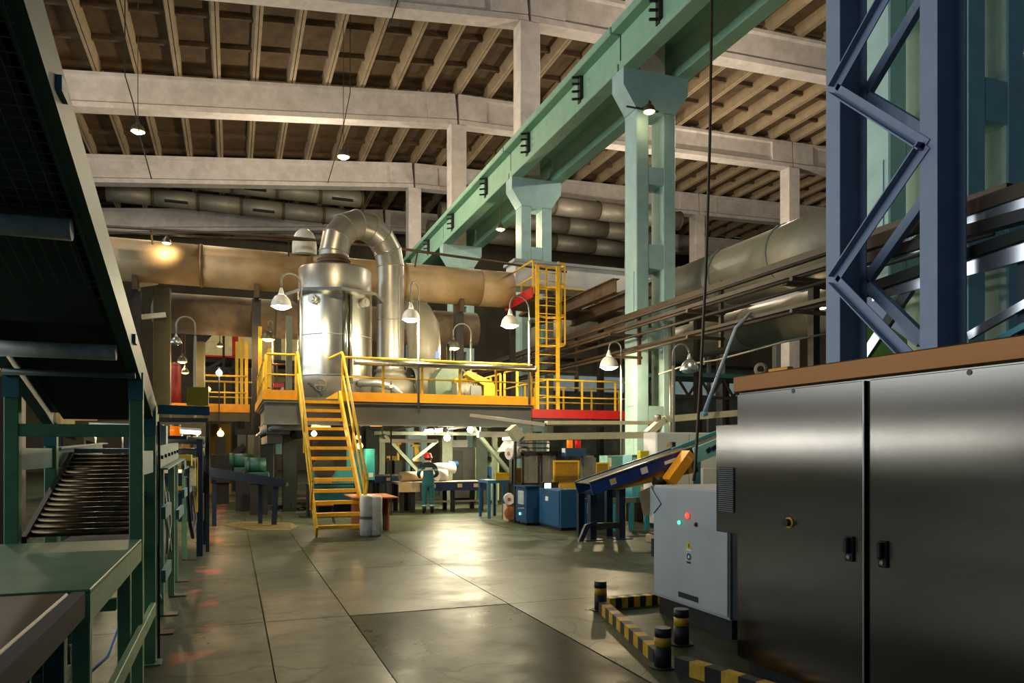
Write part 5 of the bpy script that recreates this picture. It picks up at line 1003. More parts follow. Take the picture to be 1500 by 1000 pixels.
t = thing('dark_winder', 'dark winding machine behind the packing table', 'machine', (p.x, 24.2, 0)); bx('body', M_STEELD, t, p.x, q.x, 24.2, 25.2, 0.2, q.z, 0.02); bx('hood', M_GREY, t, p.x + 0.1, q.x - 0.2, 24.3, 25.0, q.z, q.z + 0.25); bx('base', M_BLACK, t, p.x, q.x, 24.3, 25.1, 0, 0.2); bx('door', M_BLACK, t, p.x + 0.1, p.x + 0.5, 24.18, 24.199, 0.5, q.z - 0.1)
p, q = at(696, 696, Y=24.4), at(731, 655, Y=24.4)
t = thing('pale_winder_panel', 'pale green machine panel with big dark wheel right of the winder', 'machine', (p.x, 24.4, 0)); bx('panel', mat('pale_green_panel', rgb(150, 164, 130), 0.5), t, p.x, q.x, 24.4, 24.9, 0.1, q.z)
c = at(714, 682, Y=24.3); MB().lathe((c.x, 24.38, c.z), [(0.22, -0.04), (0.33, -0.04), (0.33, 0.01), (0.22, 0.01), (0.22, -0.04)], 20, ax=(0, 1, 0)).build('wheel_rim', M_BLACK, t); cy('blue_motor', M_BLUE, t, (c.x + 0.1, 24.2, c.z - 0.2), (c.x + 0.1, 24.39, c.z - 0.2), 0.17, 16); bx('yellow_plate', M_YEL, t, c.x - 0.28, c.x - 0.12, 24.36, 24.399, c.z - 0.3, c.z - 0.08); bx('base', M_BLACK, t, p.x, q.x, 24.45, 24.85, 0, 0.1)
for px0, px1, py0, py1, Y_, lb in ((582, 585, 674, 651, 26, 'yellow post with a crosspiece seen through the V-braces'), (607, 614, 676, 654, 25.5, 'yellow lifting column behind the worker\'s helmet'), (570, 582, 674, 671, 26.4, 'low yellow rail seen between the V-braces')):
    p, q = at(px0, py0, Y=Y_), at(px1, py1, Y=Y_); t = thing('yellow_stand', lb, 'stand', (p.x, Y_, 0)); bx('column', M_YEL, t, p.x, q.x, Y_, Y_ + 0.12, p.z, q.z); bx('foot', M_STEELD, t, p.x - 0.1, q.x + 0.1, Y_ - 0.05, Y_ + 0.2, 0, p.z); bx('top_plate', M_YEL, t, p.x - 0.1, q.x + 0.06, Y_ - 0.02, Y_ + 0.14, q.z, q.z + 0.08)
# desk and wrapped rolls beside the stairs
t = thing('wooden_desk', 'wood-laminate desk standing beside the foot of the staircase', 'desk', (3.0, 17.4, 0))
bx('desk_top', M_WOOD, t, 2.5, 3.5, 16.7, 18.2, 0.735, 0.765, 0.005); bx('side_panel', mat('red_brown_panel', rgb(140, 66, 30), 0.45), t, 3.28, 3.31, 16.8, 18.1, 0, 0.734); bx('side_panel', mat('red_brown_panel', (0, 0, 0)), t, 2.66, 2.69, 16.9, 18.1, 0, 0.734); bx('modesty_panel', mat('red_brown_panel', (0, 0, 0)), t, 2.70, 3.27, 17.9, 17.92, 0.2, 0.734)
t = thing('paper_sheet', 'white papers lying on the wooden desk', 'paper', (2.8, 17.6, 0.766)); bx('sheet', M_STW, t, 2.75, 3.05, 17.7, 18.0, 0.766, 0.770); bx('sheet', M_STW, t, 2.8, 3.15, 17.5, 17.69, 0.766, 0.769)
for k, (x, h, lb) in enumerate(((2.66, 0.86, 'shorter white film-wrapped roll standing against the stair stringer'), (2.86, 0.84, 'white film-wrapped roll standing in front of the wooden desk'))):
    t = thing('wrapped_roll', lb, 'roll', (x, 15.95, 0)); MB().lathe((x, 15.95, 0), [(0.11, 0), (0.135, 0.03), (0.14, 0.3), (0.13, 0.5), (0.138, h - 0.05), (0.11, h), (0.03, h + 0.005)], 20, capb=True, capt=True).build('film_wrap', M_PLAS, t)
    if k == 0: MB().lathe((x, 15.95, 0.36), [(0.1415, 0), (0.143, 0.06)], 20).build('dark_tape', M_GREY, t)
t = thing('folding_chair', 'small wooden stool with thin metal legs under the staircase', 'stool', (2.1, 19, 0)); bx('seat', M_WOOD, t, 1.95, 2.35, 18.9, 19.25, 0.44, 0.47)
for x, y in ((1.98, 18.93), (2.32, 18.93), (1.98, 19.22), (2.32, 19.22)): br('leg', M_STEELD, t, (x, y, 0.44), (x + (0.06 if x > 2.1 else -0.06), y, 0), 0.022)
t = thing('work_bench', 'dark bench with a pale carton seen through the stair treads', 'bench', (2.2, 20.8, 0)); bx('bench_top', M_STEELD, t, 1.9, 3.3, 20.9, 21.5, 0.86, 0.9)
for x in (1.95, 3.25): bx('leg', M_STEELD, t, x - 0.03, x + 0.03, 20.95, 21.45, 0, 0.86)
o = bx('carton', M_KRAFT, None, 2.15, 2.55, 21.0, 21.3, 0.9, 1.02, 0.01); tag(o, 'flat pale carton on the bench behind the stair treads', 'carton')
# yellow floor hatch
t = thing('floor_hatch', 'yellow painted steel plate let into the floor left of the staircase', 'hatch', (0.4, 16.6, 0)); MB().poly([at(372, 777, Z=0.002), at(330, 770, Z=0.002), at(345, 764, Z=0.002), at(425, 765, Z=0.002), at(437, 771, Z=0.002), at(424, 777, Z=0.002)], (0, 0, 1), 0.008).build('plate', mat('worn_yellow_plate', rgb(100, 84, 34), 0.6, var=0.4, scale=6, dirt=0.6, dirtcol=rgb(80, 74, 50)), t)
for k in range(5): y = at(380, 766 + 2.2 * k, Z=0.01).y; bx('rib', M_STEELD, t, at(345, 770, Y=y).x, at(425, 770, Y=y).x, y - 0.01, y + 0.01, 0.0101, 0.014)

# ------------------------------------------------------------------ far left: walkways, columns, machines
M_OLIVE = mat('olive_concrete', rgb(84, 80, 56), 0.8, var=0.15)
for px0, px1, Y_, lb in ((224, 249, 28.2, 'broad olive-brown pillar left of the platform under the beige pipe'), (283, 300, 30.4, 'darker olive pillar behind the unlit gooseneck lamp')):
    a, b = at(px0, 0, Y=Y_).x, at(px1, 0, Y=Y_).x; o = bx('pillar', M_OLIVE, None, a, b, Y_, Y_ + 0.6, 0, min(at(px0, 405, Y=Y_).z, 7.42) if px0 < 250 else 5.9, 0.03); tag(o, lb, 'pillar', kind='structure')
for k, x in enumerate((140, 380)): pass
fy = 31.0; fz = at(300, 603, Y=fy).z
t = thing('far_walkway', 'far raised walkway with orange kick plate crossing behind the left machines', 'walkway', (-2, fy, fz))
xa_, xb_ = at(60, 0, Y=fy).x, at(366, 0, Y=fy).x
bx('kick_plate', M_ORA, t, xa_, xb_, fy, fy + 0.03, fz, fz + 0.32); bx('deck', M_GREY, t, xa_, xb_, fy + 0.03, fy + 3.0, fz - 0.02, fz + 0.06); bx('edge_beam', M_OLIVE, t, xa_, xb_, fy + 0.02, fy + 0.2, fz - 0.35, fz - 0.021)
for x in (xa_ + 0.3, xa_ + 3.5, xb_ - 0.3): bx('leg', M_STEELD, t, x - 0.12, x + 0.12, fy + 1.2, fy + 1.44, 0, fz - 0.02)
guard_rail('yellow guard rail with sloping look on the far raised walkway', [(at(285, 0, Y=fy).x, fy + 0.1), (xb_ - 0.1, fy + 0.1)], step=1.3, z=fz + 0.06, h=1.35, r=0.04)
guard_rail('second yellow guard rail behind the far raised walkway', [(at(285, 0, Y=fy + 2.8).x, fy + 2.8), (at(372, 0, Y=fy + 2.8).x, fy + 2.8)], step=1.3, z=fz + 0.06, h=1.35, r=0.04)
p = at(303, 600, Y=fy); bx('kick_panel', M_RED, t, at(295, 0, Y=fy + 0.5).x, at(355, 0, Y=fy + 0.5).x, fy + 0.5, fy + 0.55, at(300, 615, Y=fy + 0.5).z, at(300, 608, Y=fy + 0.5).z)
M_YW = mat('ochre_wall_panel', rgb(172, 132, 40), 0.7, var=0.15)
t = thing('ochre_housing', 'ochre panelled machine housing under the far walkway', 'machine', (-4, 33, 0))
a, b = at(205, 0, Y=32.2).x, at(278, 0, Y=32.2).x; bx('panel', M_YW, t, a, (a + b) / 2 - 0.02, 32.2, 32.8, 0.2, fz - 0.36); bx('panel', M_YW, t, (a + b) / 2 + 0.02, b, 32.2, 32.8, 0.2, fz - 0.36); bx('base', M_STEELD, t, a, b, 32.3, 32.7, 0, 0.2)
t = thing('red_tank', 'tall dark red cylinder on the far walkway', 'tank', (at(256, 0, Y=33).x, 33, fz)); cx_ = at(256, 0, Y=33).x; cy('shell', mat('dark_red_tank', rgb(130, 26, 18), 0.5), t, (cx_, 33, fz + 0.06), (cx_, 33, fz + 1.9), 0.24, 18); MB().lathe((cx_, 33, fz + 1.9), [(0.24, 0), (0.18, 0.12), (0.02, 0.18)], 18).build('domed_top', mat('dark_red_tank', (0, 0, 0)), t)
t = thing('pale_shelf_bars', 'pale horizontal bars bracketed to the olive pillar on the far left', 'bracket', (-3, 28, 6))
for (a, b) in (((196, 418), (231, 413)), ((200, 465), (243, 461))): br('bar', M_PLAS, t, at(*a, Y=28.05), at(*b, Y=28.05), 0.14, 0.16)
# upper steelwork behind: red signs, frames, yellow posts
for a, b, Y_, m, nm, lb, cat in (((297, 474), (331, 460), 35.2, mat('bright_red_sheet', rgb(220, 30, 20), 0.4), 'red_fascia', 'bright red fascia board below the beige pipe on the left', 'board'), ((340, 520), (349, 487), 35, M_RED, 'red_locker', 'upright red locker on the far steelwork', 'locker'), ((285, 519), (345, 524), 35.5, M_RED, 'red_beam', 'long red edge beam of the upper far landing', 'beam')):
    p, q = at(*a, Y=Y_), at(*b, Y=Y_); t = thing(nm, lb, cat, (p.x, Y_, min(p.z, q.z))); br('stand', M_STEELD, t, (q.x - 0.1, Y_ + 0.35, 0), (q.x - 0.1, Y_ + 0.35, min(p.z, q.z)), 0.1); bx('face_sheet', m, t, p.x, q.x, Y_, Y_ + 0.3, min(p.z, q.z), max(p.z, q.z)); bx('back_frame', M_STEELD, t, p.x + 0.1, q.x - 0.1, Y_ + 0.3, Y_ + 0.4, min(p.z, q.z) + 0.03, max(p.z, q.z) - 0.03)
t = thing('far_landing', 'upper far landing of dark steel with X-braces left of the tank', 'landing', (-1, 36, 0))
a, b = at(285, 0, Y=36).x, at(435, 0, Y=36).x; z = at(300, 523, Y=36).z
bx('deck', M_STEELD, t, a, b, 35.95, 38, z - 0.2, z)
for px in (287, 345, 402, 432): x = at(px, 0, Y=36).x; bx('leg', M_STEELD, t, x - 0.12, x + 0.12, 36.2, 36.44, 0, z - 0.2)
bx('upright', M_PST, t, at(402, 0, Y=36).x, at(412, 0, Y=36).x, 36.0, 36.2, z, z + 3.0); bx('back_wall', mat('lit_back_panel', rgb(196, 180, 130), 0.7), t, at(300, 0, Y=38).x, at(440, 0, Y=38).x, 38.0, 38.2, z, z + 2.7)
for p, q in (((290, 510), (330, 466)), ((292, 500), (325, 470)), ((292, 548), (330, 525)), ((310, 560), (345, 535))): br('brace', M_STEELD, t, at(*p, Y=35.7), at(*q, Y=35.7), 0.14, 0.10, up=(0, 1, 0))
for px, y0, y1, Y_ in ((354, 590, 478, 32.4), (361, 598, 500, 31.4), (347, 575, 500, 33.2), (381, 545, 478, 26.5), (395, 570, 510, 25.9)):
    p, q = at(px, y0, Y=Y_), at(px + 1, y1, Y=Y_); o = bx('yellow_post', M_YEL, None, p.x - 0.06, p.x + 0.06, Y_, Y_ + 0.1, PZ if Y_ < 28.9 else fz + 0.06, q.z); tag(o, {354: 'tallest leftmost yellow post beside the platform corner', 361: 'yellow post next to the platform corner rail', 347: 'shorter yellow post left of the tallest one', 381: 'yellow post above the white steps', 395: 'yellow post right of the white steps'}[px], 'post', 'yellow posts left of the tank')
t = thing('white_steps', 'small white steps with red treads on the platform left of the tank', 'steps', (at(388, 0, Y=25.5).x, 25.5, PZ))
a, b = at(383, 0, Y=25.5).x, at(397, 0, Y=25.5).x
for k in range(3): bx('tread', M_RED, t, a, b, 25.5 + 0.2 * k, 25.72 + 0.2 * k, PZ + 0.2 + 0.22 * k, PZ + 0.24 + 0.22 * k)
for x in (a - 0.03, b): MB().poly([(x, 25.45, PZ), (x, 26.2, PZ), (x, 26.2, PZ + 0.75), (x, 26.0, PZ + 0.75)], (1, 0, 0), 0.03).build('side_cheek', M_WHITE, t)
t = thing('grey_support_stand', 'grey triangular support stand with red cap left of the tank', 'stand', (at(408, 0, Y=25).x, 25, PZ)); a, b = at(401, 0, Y=25).x, at(416, 0, Y=25).x
bx('cap', M_RED, t, a, b, 25, 25.3, PZ + 0.62, PZ + 0.75); br('strut', M_LGREY, t, (a, 25.1, PZ), (b - 0.05, 25.1, PZ + 0.6), 0.07); bx('post', M_LGREY, t, b - 0.08, b, 25.0, 25.12, PZ, PZ + 0.62)
guard_rail('dark guard rail with thin balusters behind the white steps', [(at(390, 0, Y=26.4).x, 26.4), (at(436, 0, Y=26.4).x, 26.4)], step=0.35, m=M_BROWN, h=1.5, r=0.03)
o = bx('platform_stanchion', M_PST, None, at(419, 0, Y=25.8).x, at(428, 0, Y=25.8).x, 25.8, 26.0, PZ, at(420, 462, Y=25.8).z); tag(o, 'pale upright stanchion on the platform just left of the tank', 'post')
# long olive lintel and pale beam running towards the back left
t = thing('olive_crossbeam', 'olive crossbeam spanning the left aisle below the far walkway', 'beam', (-3, 22, 2.5)); p, q = at(110, 628, Y=22), at(301, 618, Y=22); bx('beam_web', M_OLIVE, t, p.x, q.x, 22, 22.3, p.z, q.z); bx('leg', M_OLIVE, t, q.x - 0.18, q.x, 22.0, 22.3, 0, p.z); bx('leg', M_OLIVE, t, p.x, p.x + 0.2, 22, 22.3, 0, p.z)
t = thing('left_gallery', 'pale beam with orange edge running back along the far left', 'gallery', (-4, 18, 2.5)); X_ = -4.2
p, q = at(72, 574, X=X_), at(135, 606, X=X_); br('edge_plate', M_ORA, t, p, q, 0.06, 0.16); br('beam', mat('pale_gallery_beam', rgb(160, 148, 116), 0.7), t, p - Vector((0, 0, 0.42)), q - Vector((0, 0, 0.42)), 0.3, 0.66); br('lower_beam', M_STEELD, t, p - Vector((-.3, 0, 0.95)), q - Vector((-.3, 0, 0.95)), 0.3, 0.2)
for f in (0.05, 0.5, 0.95): c = p.lerp(q, f); br('leg', M_OLIVE, t, (c.x, c.y, c.z - 0.75), (c.x, c.y, 0), 0.2)
# machines under the left end of the platform
for px, py, Y_, s, lb in ((358, 683, 24, 0.5, 'green gear motor with red button under the platform edge'), (378, 690, 22.5, 0.42, 'second green gear motor nearer the dark chute')):
    c = at(px, py, Y=Y_); t = thing('gear_motor', lb, 'motor', (c.x, Y_, 0), 'green gear motors'); g = mat('machine_teal_green', rgb(50, 96, 84), 0.45)
    bx('gearbox', g, t, c.x - s * 0.6, c.x + s * 0.7, Y_ - 0.25, Y_ + 0.25, c.z - 0.35, c.z - 0.02, 0.02); cy('motor_body', g, t, (c.x - s * 0.6, Y_, c.z + 0.18), (c.x + s * 0.5, Y_, c.z + 0.18), 0.2, 16); cy('fan_cowl', g, t, (c.x - s * 0.85, Y_, c.z + 0.18), (c.x - s * 0.6, Y_, c.z + 0.18), 0.22, 16); bx('plinth', M_STEELD, t, c.x - s * 0.5, c.x + s * 0.6, Y_ - 0.2, Y_ + 0.2, 0, c.z - 0.35); cy('red_button', mat('dark_red_button', (0, 0, 0)), t, (c.x - 0.05, Y_ - 0.27, c.z - 0.1), (c.x - 0.05, Y_ - 0.25, c.z - 0.1), 0.035, 10)
t = thing('machine_row', 'row of pale machine columns behind the green gear motors', 'machine', (0.5, 27, 0)); yy = 27.4
for px in (351, 357, 366, 372, 378, 389): x = at(px, 0, Y=yy).x; bx('column', M_PST if px % 2 else M_DUCT, t, x - 0.07, x + 0.07, yy, yy + 0.15, 0, 2.35)
bx('header', M_STEELD, t, at(345, 0, Y=yy).x, at(398, 0, Y=yy).x, yy, yy + 0.2, 2.35, 2.55); p, q = at(404, 665, Y=yy - 0.2), at(413, 643, Y=yy - 0.2); bx('lit_cabinet', mat('pale_teal_lit', rgb(140, 190, 180), 0.5), t, p.x, q.x, yy - 0.2, yy + 0.1, p.z, q.z); br('duct_elbow', M_DUCT, t, (at(396, 0, Y=yy).x, yy, 0.0), (at(396, 0, Y=yy).x, yy, 2.3), 0.25)
t = thing('dark_far_machine', 'dark machine silhouetted at the far end of the left aisle', 'machine', (-1, 26, 0)); p, q = at(308, 688, Y=27), at(340, 665, Y=27); bx('body', M_STEELD, t, p.x, q.x, 27, 28, 0.7, q.z, 0.03); bx('hopper', M_STEELD, t, p.x + 0.15, q.x - 0.2, 27.2, 27.8, q.z, q.z + 0.6); bx('base', M_BLACK, t, p.x + 0.1, q.x - 0.1, 27.1, 27.9, 0, 0.7); br('chute_arm', M_STEELD, t, (q.x - 0.2, 27.3, q.z - 0.2), (q.x + 0.4, 27.3, q.z + 0.3), 0.2)
t = thing('ochre_back_door', 'ochre lit door panel at the far end of the left aisle', 'door', (0, 34, 0)); p, q = at(306, 640, Y=34), at(338, 621, Y=34); bx('door_leaf', M_YW, t, p.x, q.x, 34, 34.1, 0, q.z); bx('door_frame', M_OLIVE, t, p.x - 0.1, p.x, 34, 34.15, 0, q.z + 0.1)
# debris pile by the platform leg
t = thing('dirt_heap', 'heap of dark scrap around the foot of the platform leg', 'heap', (1.9, 23.9, 0), kind='stuff'); h = MB()
for k in range(26): a = random.random() * 6.3; r = random.random() * 0.8; x, y = 2.05 + r * math.cos(a), 23.8 + r * 0.5 * math.sin(a); s = 0.08 + 0.12 * random.random(); zz = max(0, 0.45 - 0.5 * r) * random.random(); h.bar((x - s, y, zz + 0.05), (x + s, y + s * random.random(), zz + 0.06), s, 0.09)
h.build('scrap', mat('rust_scrap', rgb(52, 40, 30), 0.9), t, kind='stuff')

# ------------------------------------------------------------------ the worker
def person(px, py):
    f = at(px, py, Z=0.0); X, Y = 5.25, 20.95
    V, E, R = [], [], []
    def v(x, y, z, r, par=None):
        V.append((x, y, z)); R.append(r); i = len(V) - 1
        if par is not None: E.append((par, i))
        return i
    pel = v(0, 0, 0.93, 0.165); wai = v(0, 0.0, 1.08, 0.150, pel); che = v(0, 0.02, 1.28, 0.175, wai); sh = v(0, 0.03, 1.40, 0.13, che); nk = v(0, 0.05, 1.475, 0.058, sh); hd = v(0, 0.075, 1.56, 0.085, nk); ht = v(0, 0.075, 1.645, 0.078, hd)
    for s in (-1, 1):
        hip = v(0.095 * s, 0, 0.84, 0.115, pel); kn = v(0.105 * s, 0.02, 0.48, 0.083, hip); an = v(0.11 * s, -0.01, 0.12, 0.062, kn); ft = v(0.115 * s, 0.03, 0.055, 0.052, an); v(0.125 * s, 0.15, 0.04, 0.040, ft)
        sd = v(0.185 * s, 0.02, 1.375, 0.080, sh); el = v(0.275 * s, 0.06, 1.13, 0.060, sd); wr = v(0.20 * s, 0.31, 1.04, 0.040, el); pm_ = v(0.175 * s, 0.385, 1.02, 0.036, wr)
        for k, (dx, l) in enumerate(((-0.030, 0.062), (-0.010, 0.075), (0.010, 0.070), (0.028, 0.055))):
            b_ = v(0.175 * s + dx, 0.415, 1.015, 0.011, pm_); c_ = v(0.172 * s + dx * 1.2, 0.415 + l * 0.6, 1.005, 0.0095, b_); v(0.17 * s + dx * 1.2, 0.415 + l, 0.985, 0.008, c_)
        th_ = v(0.135 * s, 0.36, 1.01, 0.012, pm_); v(0.115 * s, 0.40, 0.995, 0.009, th_)
    me = bpy.data.meshes.new('person'); me.from_pydata([Vector(a) for a in V], E, [])
    o = bpy.data.objects.new('person', me); COL.objects.link(o)
    md = o.modifiers.new('skin', 'SKIN'); md.use_smooth_shade = True
    lay = me.skin_vertices[0] if me.skin_vertices else None
    if lay is None:
        import bmesh
        bm = bmesh.new(); bm.from_mesh(me); bm.verts.layers.skin.verify(); bm.to_mesh(me); bm.free(); lay = me.skin_vertices[0]
    for i, r in enumerate(R): lay.data[i].radius = (r, r * (0.72 if i in (0, 1, 2) else 0.8 if i == 3 else 1.0)); lay.data[i].use_root = (i == 0)
    sb = o.modifiers.new('sub', 'SUBSURF'); sb.levels = 2; sb.render_levels = 2
    dg = bpy.context.evaluated_depsgraph_get(); m2 = bpy.data.meshes.new_from_object(o.evaluated_get(dg)); o.modifiers.clear(); o.data = m2
    for m in (mat('teal_coverall', rgb(24, 92, 100), 0.8, var=0.15, scale=14), mat('skin_tone', rgb(190, 140, 112), 0.5, var=0.05), mat('black_boot', rgb(18, 17, 16), 0.5), mat('reflective_tape', rgb(196, 204, 196), 0.4, var=0.05), mat('navy_yoke', rgb(18, 34, 52), 0.8)): m2.materials.append(m)
    for p in m2.polygons:
        c = p.center; i = 0
        if c.z > 1.475 or (c.y > 0.31 and 0.9 < c.z < 1.1): i = 1
        elif c.z < 0.20: i = 2
        elif 0.22 < c.z < 0.27: i = 3
        elif c.z > 1.33: i = 4
        elif 1.23 < c.z < 1.275: i = 3
        p.material_index = i; p.use_smooth = True
    o.location = (X, Y, 0); o.rotation_euler = (0, 0, -0.12)
    tag(o, 'worker in teal coveralls and red helmet bending over the packing table', 'person')
    def child(mb, nm, m):
        c = mb.build(nm, m); c.parent = o; return c
    hm = child(MB().lathe((0, 0.075, 1.595), [(0.135, 0.0), (0.128, 0.02), (0.118, 0.03), (0.114, 0.08), (0.09, 0.125), (0.045, 0.145), (0.0, 0.15)], 22), 'helmet', mat('red_helmet', rgb(214, 36, 20), 0.3, var=0.05))
    child(MB().lathe((0, 0.085, 1.55), [(0.090, -0.02), (0.096, 0.02), (0.095, 0.05)], 16), 'hair', mat('dark_hair', rgb(40, 30, 24), 0.8))
    child(MB().box(-0.10, 0.10, -0.142, -0.135, 1.285, 1.325), 'back_lettering_strip', mat('reflective_tape', (0, 0, 0)))
    fc = MB()
    for s in (-1, 1): fc.lathe((0.033 * s, 0.152, 1.57), [(0.011, 0), (0.007, 0.006), (0.001, 0.009)], 8, ax=(0, 1, 0))
    child(fc, 'eye', mat('eye_dark', rgb(30, 26, 24), 0.3, var=0)); child(MB().add([(-0.014, 0.155, 1.525), (0.014, 0.155, 1.525), (0, 0.155, 1.575), (0, 0.185, 1.53)], [(0, 1, 3), (1, 2, 3), (2, 0, 3), (0, 2, 1)]), 'nose', mat('skin_tone', (0, 0, 0)))
    child(MB().box(-0.022, 0.022, 0.150, 0.160, 1.500, 1.507), 'mouth', mat('lip_tone', rgb(150, 84, 76), 0.5, var=0))
    for s in (-1, 1): child(MB().lathe((0.088 * s, 0.075, 1.55), [(0.028, -0.006), (0.03, 0.0), (0.02, 0.012), (0.001, 0.014)], 10, ax=(s, -0.3, 0)), 'ear', mat('skin_tone', (0, 0, 0)))
    return o
person(628, 752)
# ------------------------------------------------------------------ lamps
M_SHADE = mat('white_lamp_shade', rgb(206, 206, 196), 0.35, var=0.05); M_SHD = mat('dark_lamp_shade', rgb(96, 92, 80), 0.4, metal=0.5, var=0.1); M_SHG = mat('grey_metal_shade', rgb(160, 166, 168), 0.3, metal=0.8, var=0.1)
E_W = mat('lamp_white_glow', (1, 0.95, 0.8), 0.3, var=0, emit=(1.0, 0.90, 0.66), es=14); E_O = mat('lamp_orange_glow', (1, 0.6, 0.2), 0.3, var=0, emit=(1.0, 0.52, 0.12), es=4); E_Y = mat('lamp_yellow_glow', (1, 0.85, 0.4), 0.3, var=0, emit=(1.0, 0.80, 0.20), es=3.2); E_OFF = mat('unlit_glass', rgb(120, 124, 120), 0.2, var=0)
def shade(t, c, w, m, glow, up=0.0):
    """bell shade whose mouth is centred at c, w across"""
    r = w / 2; h = w * 0.95
    MB().lathe(c, [(r, 0), (r * 1.02, 0.03 * w), (r * 0.98, 0.16 * w), (r * 0.86, 0.34 * w), (r * 0.62, 0.50 * w), (r * 0.34, 0.60 * w), (r * 0.32, 0.58 * w), (r * 0.58, 0.48 * w), (r * 0.82, 0.32 * w), (r * 0.94, 0.15 * w), (r * 0.97, 0.0), (r, 0)], 24).build('lamp_shade', m, t)
    MB().lathe(c, [(r * 0.30, 0.62 * w), (r * 0.26, 0.72 * w), (r * 0.17, 0.86 * w), (r * 0.12, h)], 14, capt=True).build('lamp_neck', m, t)
    MB().lathe(c, [(0.001, -0.15 * w), (r * 0.45, -0.13 * w), (r * 0.8, -0.05 * w), (r * 0.94, 0.04 * w)], 20).build('bulb_lens', glow, t)
    return c + Vector((0, 0, h))
def gooseneck(label, px, py, Y, wpx, toppy, polepx, basepy, m=M_SHADE, glow=E_W, power=120, col=WHITE, dy=0.0, bz=None):
    c = at(px, py, Y=Y); zc = c.x * math.sin(TH) + c.y * math.cos(TH); w = wpx * zc / F
    t = thing('gooseneck_lamp', label, 'lamp', (at(polepx, basepy, Y=Y).x, Y, at(polepx, basepy, Y=Y).z), 'gooseneck lamps around the platform')
    n = shade(t, c, w, m, glow); tp = at(px, toppy, Y=Y); b = at(polepx, basepy, Y=Y + dy); pl = at(polepx, toppy + 12, Y=Y + dy); x = pl.x; b.z = b.z if bz is None else bz; R = abs(x - c.x) / 2; s = 1 if x > c.x else -1
    cen = Vector(((x + c.x) / 2, Y, tp.z - R)); arc_ = [cen + Vector((-s * R * math.cos(a), dy * (1 - math.cos(a)) / 2, R * math.sin(a))) for a in [math.pi * k / 10 for k in range(11)]]
    tb('goose_arm', M_GREY, t, [n] + arc_ + [Vector((x, Y + dy, cen.z - 0.3))], 0.025); tb('pole', M_GREY, t, [(x, Y + dy, cen.z - 0.3), (x, Y + dy, b.z)], 0.035)
    if power: point_light('lamp_light', c - Vector((0, 0, 0.16)), power, col, 0.10)
    return t
gooseneck('lit white gooseneck lamp left of the tank top', 412, 449, 19.9, 29, 397, 441, 577, dy=0.36, power=120)
gooseneck('lit white gooseneck lamp in front of the bent duct', 602, 468, 19.9, 26, 411, 613, 597, dy=0.36, power=420)
gooseneck('lit white gooseneck lamp left of the caged ladder', 747, 477, 19.9, 26, 430, 775, 592, dy=0.36, power=510)
gooseneck('smaller lit gooseneck lamp behind the fan', 664, 510, 24.6, 19, 473, 690, 585, bz=PZ, m=M_SHD, power=210, glow=E_O, col=WARM)
gooseneck('unlit dark gooseneck lamp on the far left', 258, 503, 24.0, 16, 463, 286, 740, bz=0, m=M_SHG, power=0, glow=E_OFF)
gooseneck('dark-shaded orange lamp left of the big white gooseneck', 393, 497, 26.5, 20, 470, 400, 575, bz=PZ, m=M_SHD, glow=E_O, power=120, col=SODIUM)
def hanging(label, px, py, Y, wpx, rod, m=M_SHD, glow=E_Y, power=180, col=WARM, nm='hanging_lamp', grp='hanging hall lamps'):
    c = at(px, py, Y=Y); zc = c.x * math.sin(TH) + c.y * math.cos(TH); w = wpx * zc / F
    t = thing(nm, label, 'lamp', c, grp); n = shade(t, c, w, m, glow)
    if rod: br('hanger_rod', M_BROWN, t, n, (n.x, n.y, rod if rod > 3 else n.z + 1.2), 0.03)
    if power: point_light('lamp_light', c - Vector((0, 0, 0.14)), power, col, 0.12)
    return t
zr = lambda px, Y: zb(at(px, 0, Y=Y).x) + BH
hanging('bright high-bay lamp hanging at the upper left below the second roof beam', 202, 193, 36, 19, zr(202, 36), power=1500)
hanging('bright high-bay lamp hanging in the upper middle above the bent duct', 503, 230, 38, 18, zr(503, 38), power=1500)
hanging('small yellow lamp hanging just above the beige pipe on the left', 244, 356, 26.9, 13, at(244, 342, Y=26.9).z, power=40)
hanging('small lamp hanging under the crane girder between two corbels', 733, 336, 34.9, 13, 14.5, power=360)
p = at(951, 164, Y=21.5)
q = hanging('yellow bulkhead lamp fixed on the front of the lamp column', 951, 164, 21.4, 18, 0, power=12); br('wall_arm', M_STEELD, q, (p.x, 21.4, p.z + 0.28), (p.x, 21.958, p.z + 0.28), 0.05)
br('arm_bar', M_STEELD, q, (p.x - 0.6, 21.94, p.z + 0.28), (p.x + 0.6, 21.94, p.z + 0.28), 0.06, 0.04)
q = hanging('warm lamp glowing at the right edge high on the far columns', 1497, 80, 13.0, 22, 14.6, power=180)
q = hanging('yellow lamp half hidden behind the first grey tower post', 1204, 451, 18, 14, 0, power=75); c = at(1204, 451, Y=18); br('hanger_rod', M_BROWN, q, (c.x, 18, c.z + 0.2), (c.x + 0.9, 18, c.z + 1.0), 0.03)
gooseneck('lit lamp with white shade hanging left of the lamp column', 892, 538, 21.0, 27, 500, 910, 612, bz=0, m=M_SHADE, power=330, col=WARM, glow=E_W)
gooseneck('unlit metal lamp right of the lamp column', 1010, 543, 16.0, 27, 505, 986, 640, bz=0, m=M_SHG, power=0, glow=E_OFF)
for px, py, Y, w, lb, g, pw in ((267, 530, 29.6, 14, 'lit orange lamp beside the unlit dark gooseneck', E_Y, 40), (271, 546, 29.6, 11, 'lower small orange lamp under the lit orange lamp', E_O, 20), (378, 471, 29.6, 15, 'small lit lamp just under the lower brown pipe', E_O, 50), (322, 507, 29.6, 9, 'tiny orange lamp beside the red locker', E_O, 15)):
    z1 = 6.05; hanging(lb, px, py, Y, w, z1, glow=g, power=pw, col=SODIUM, grp='small lamps far left')
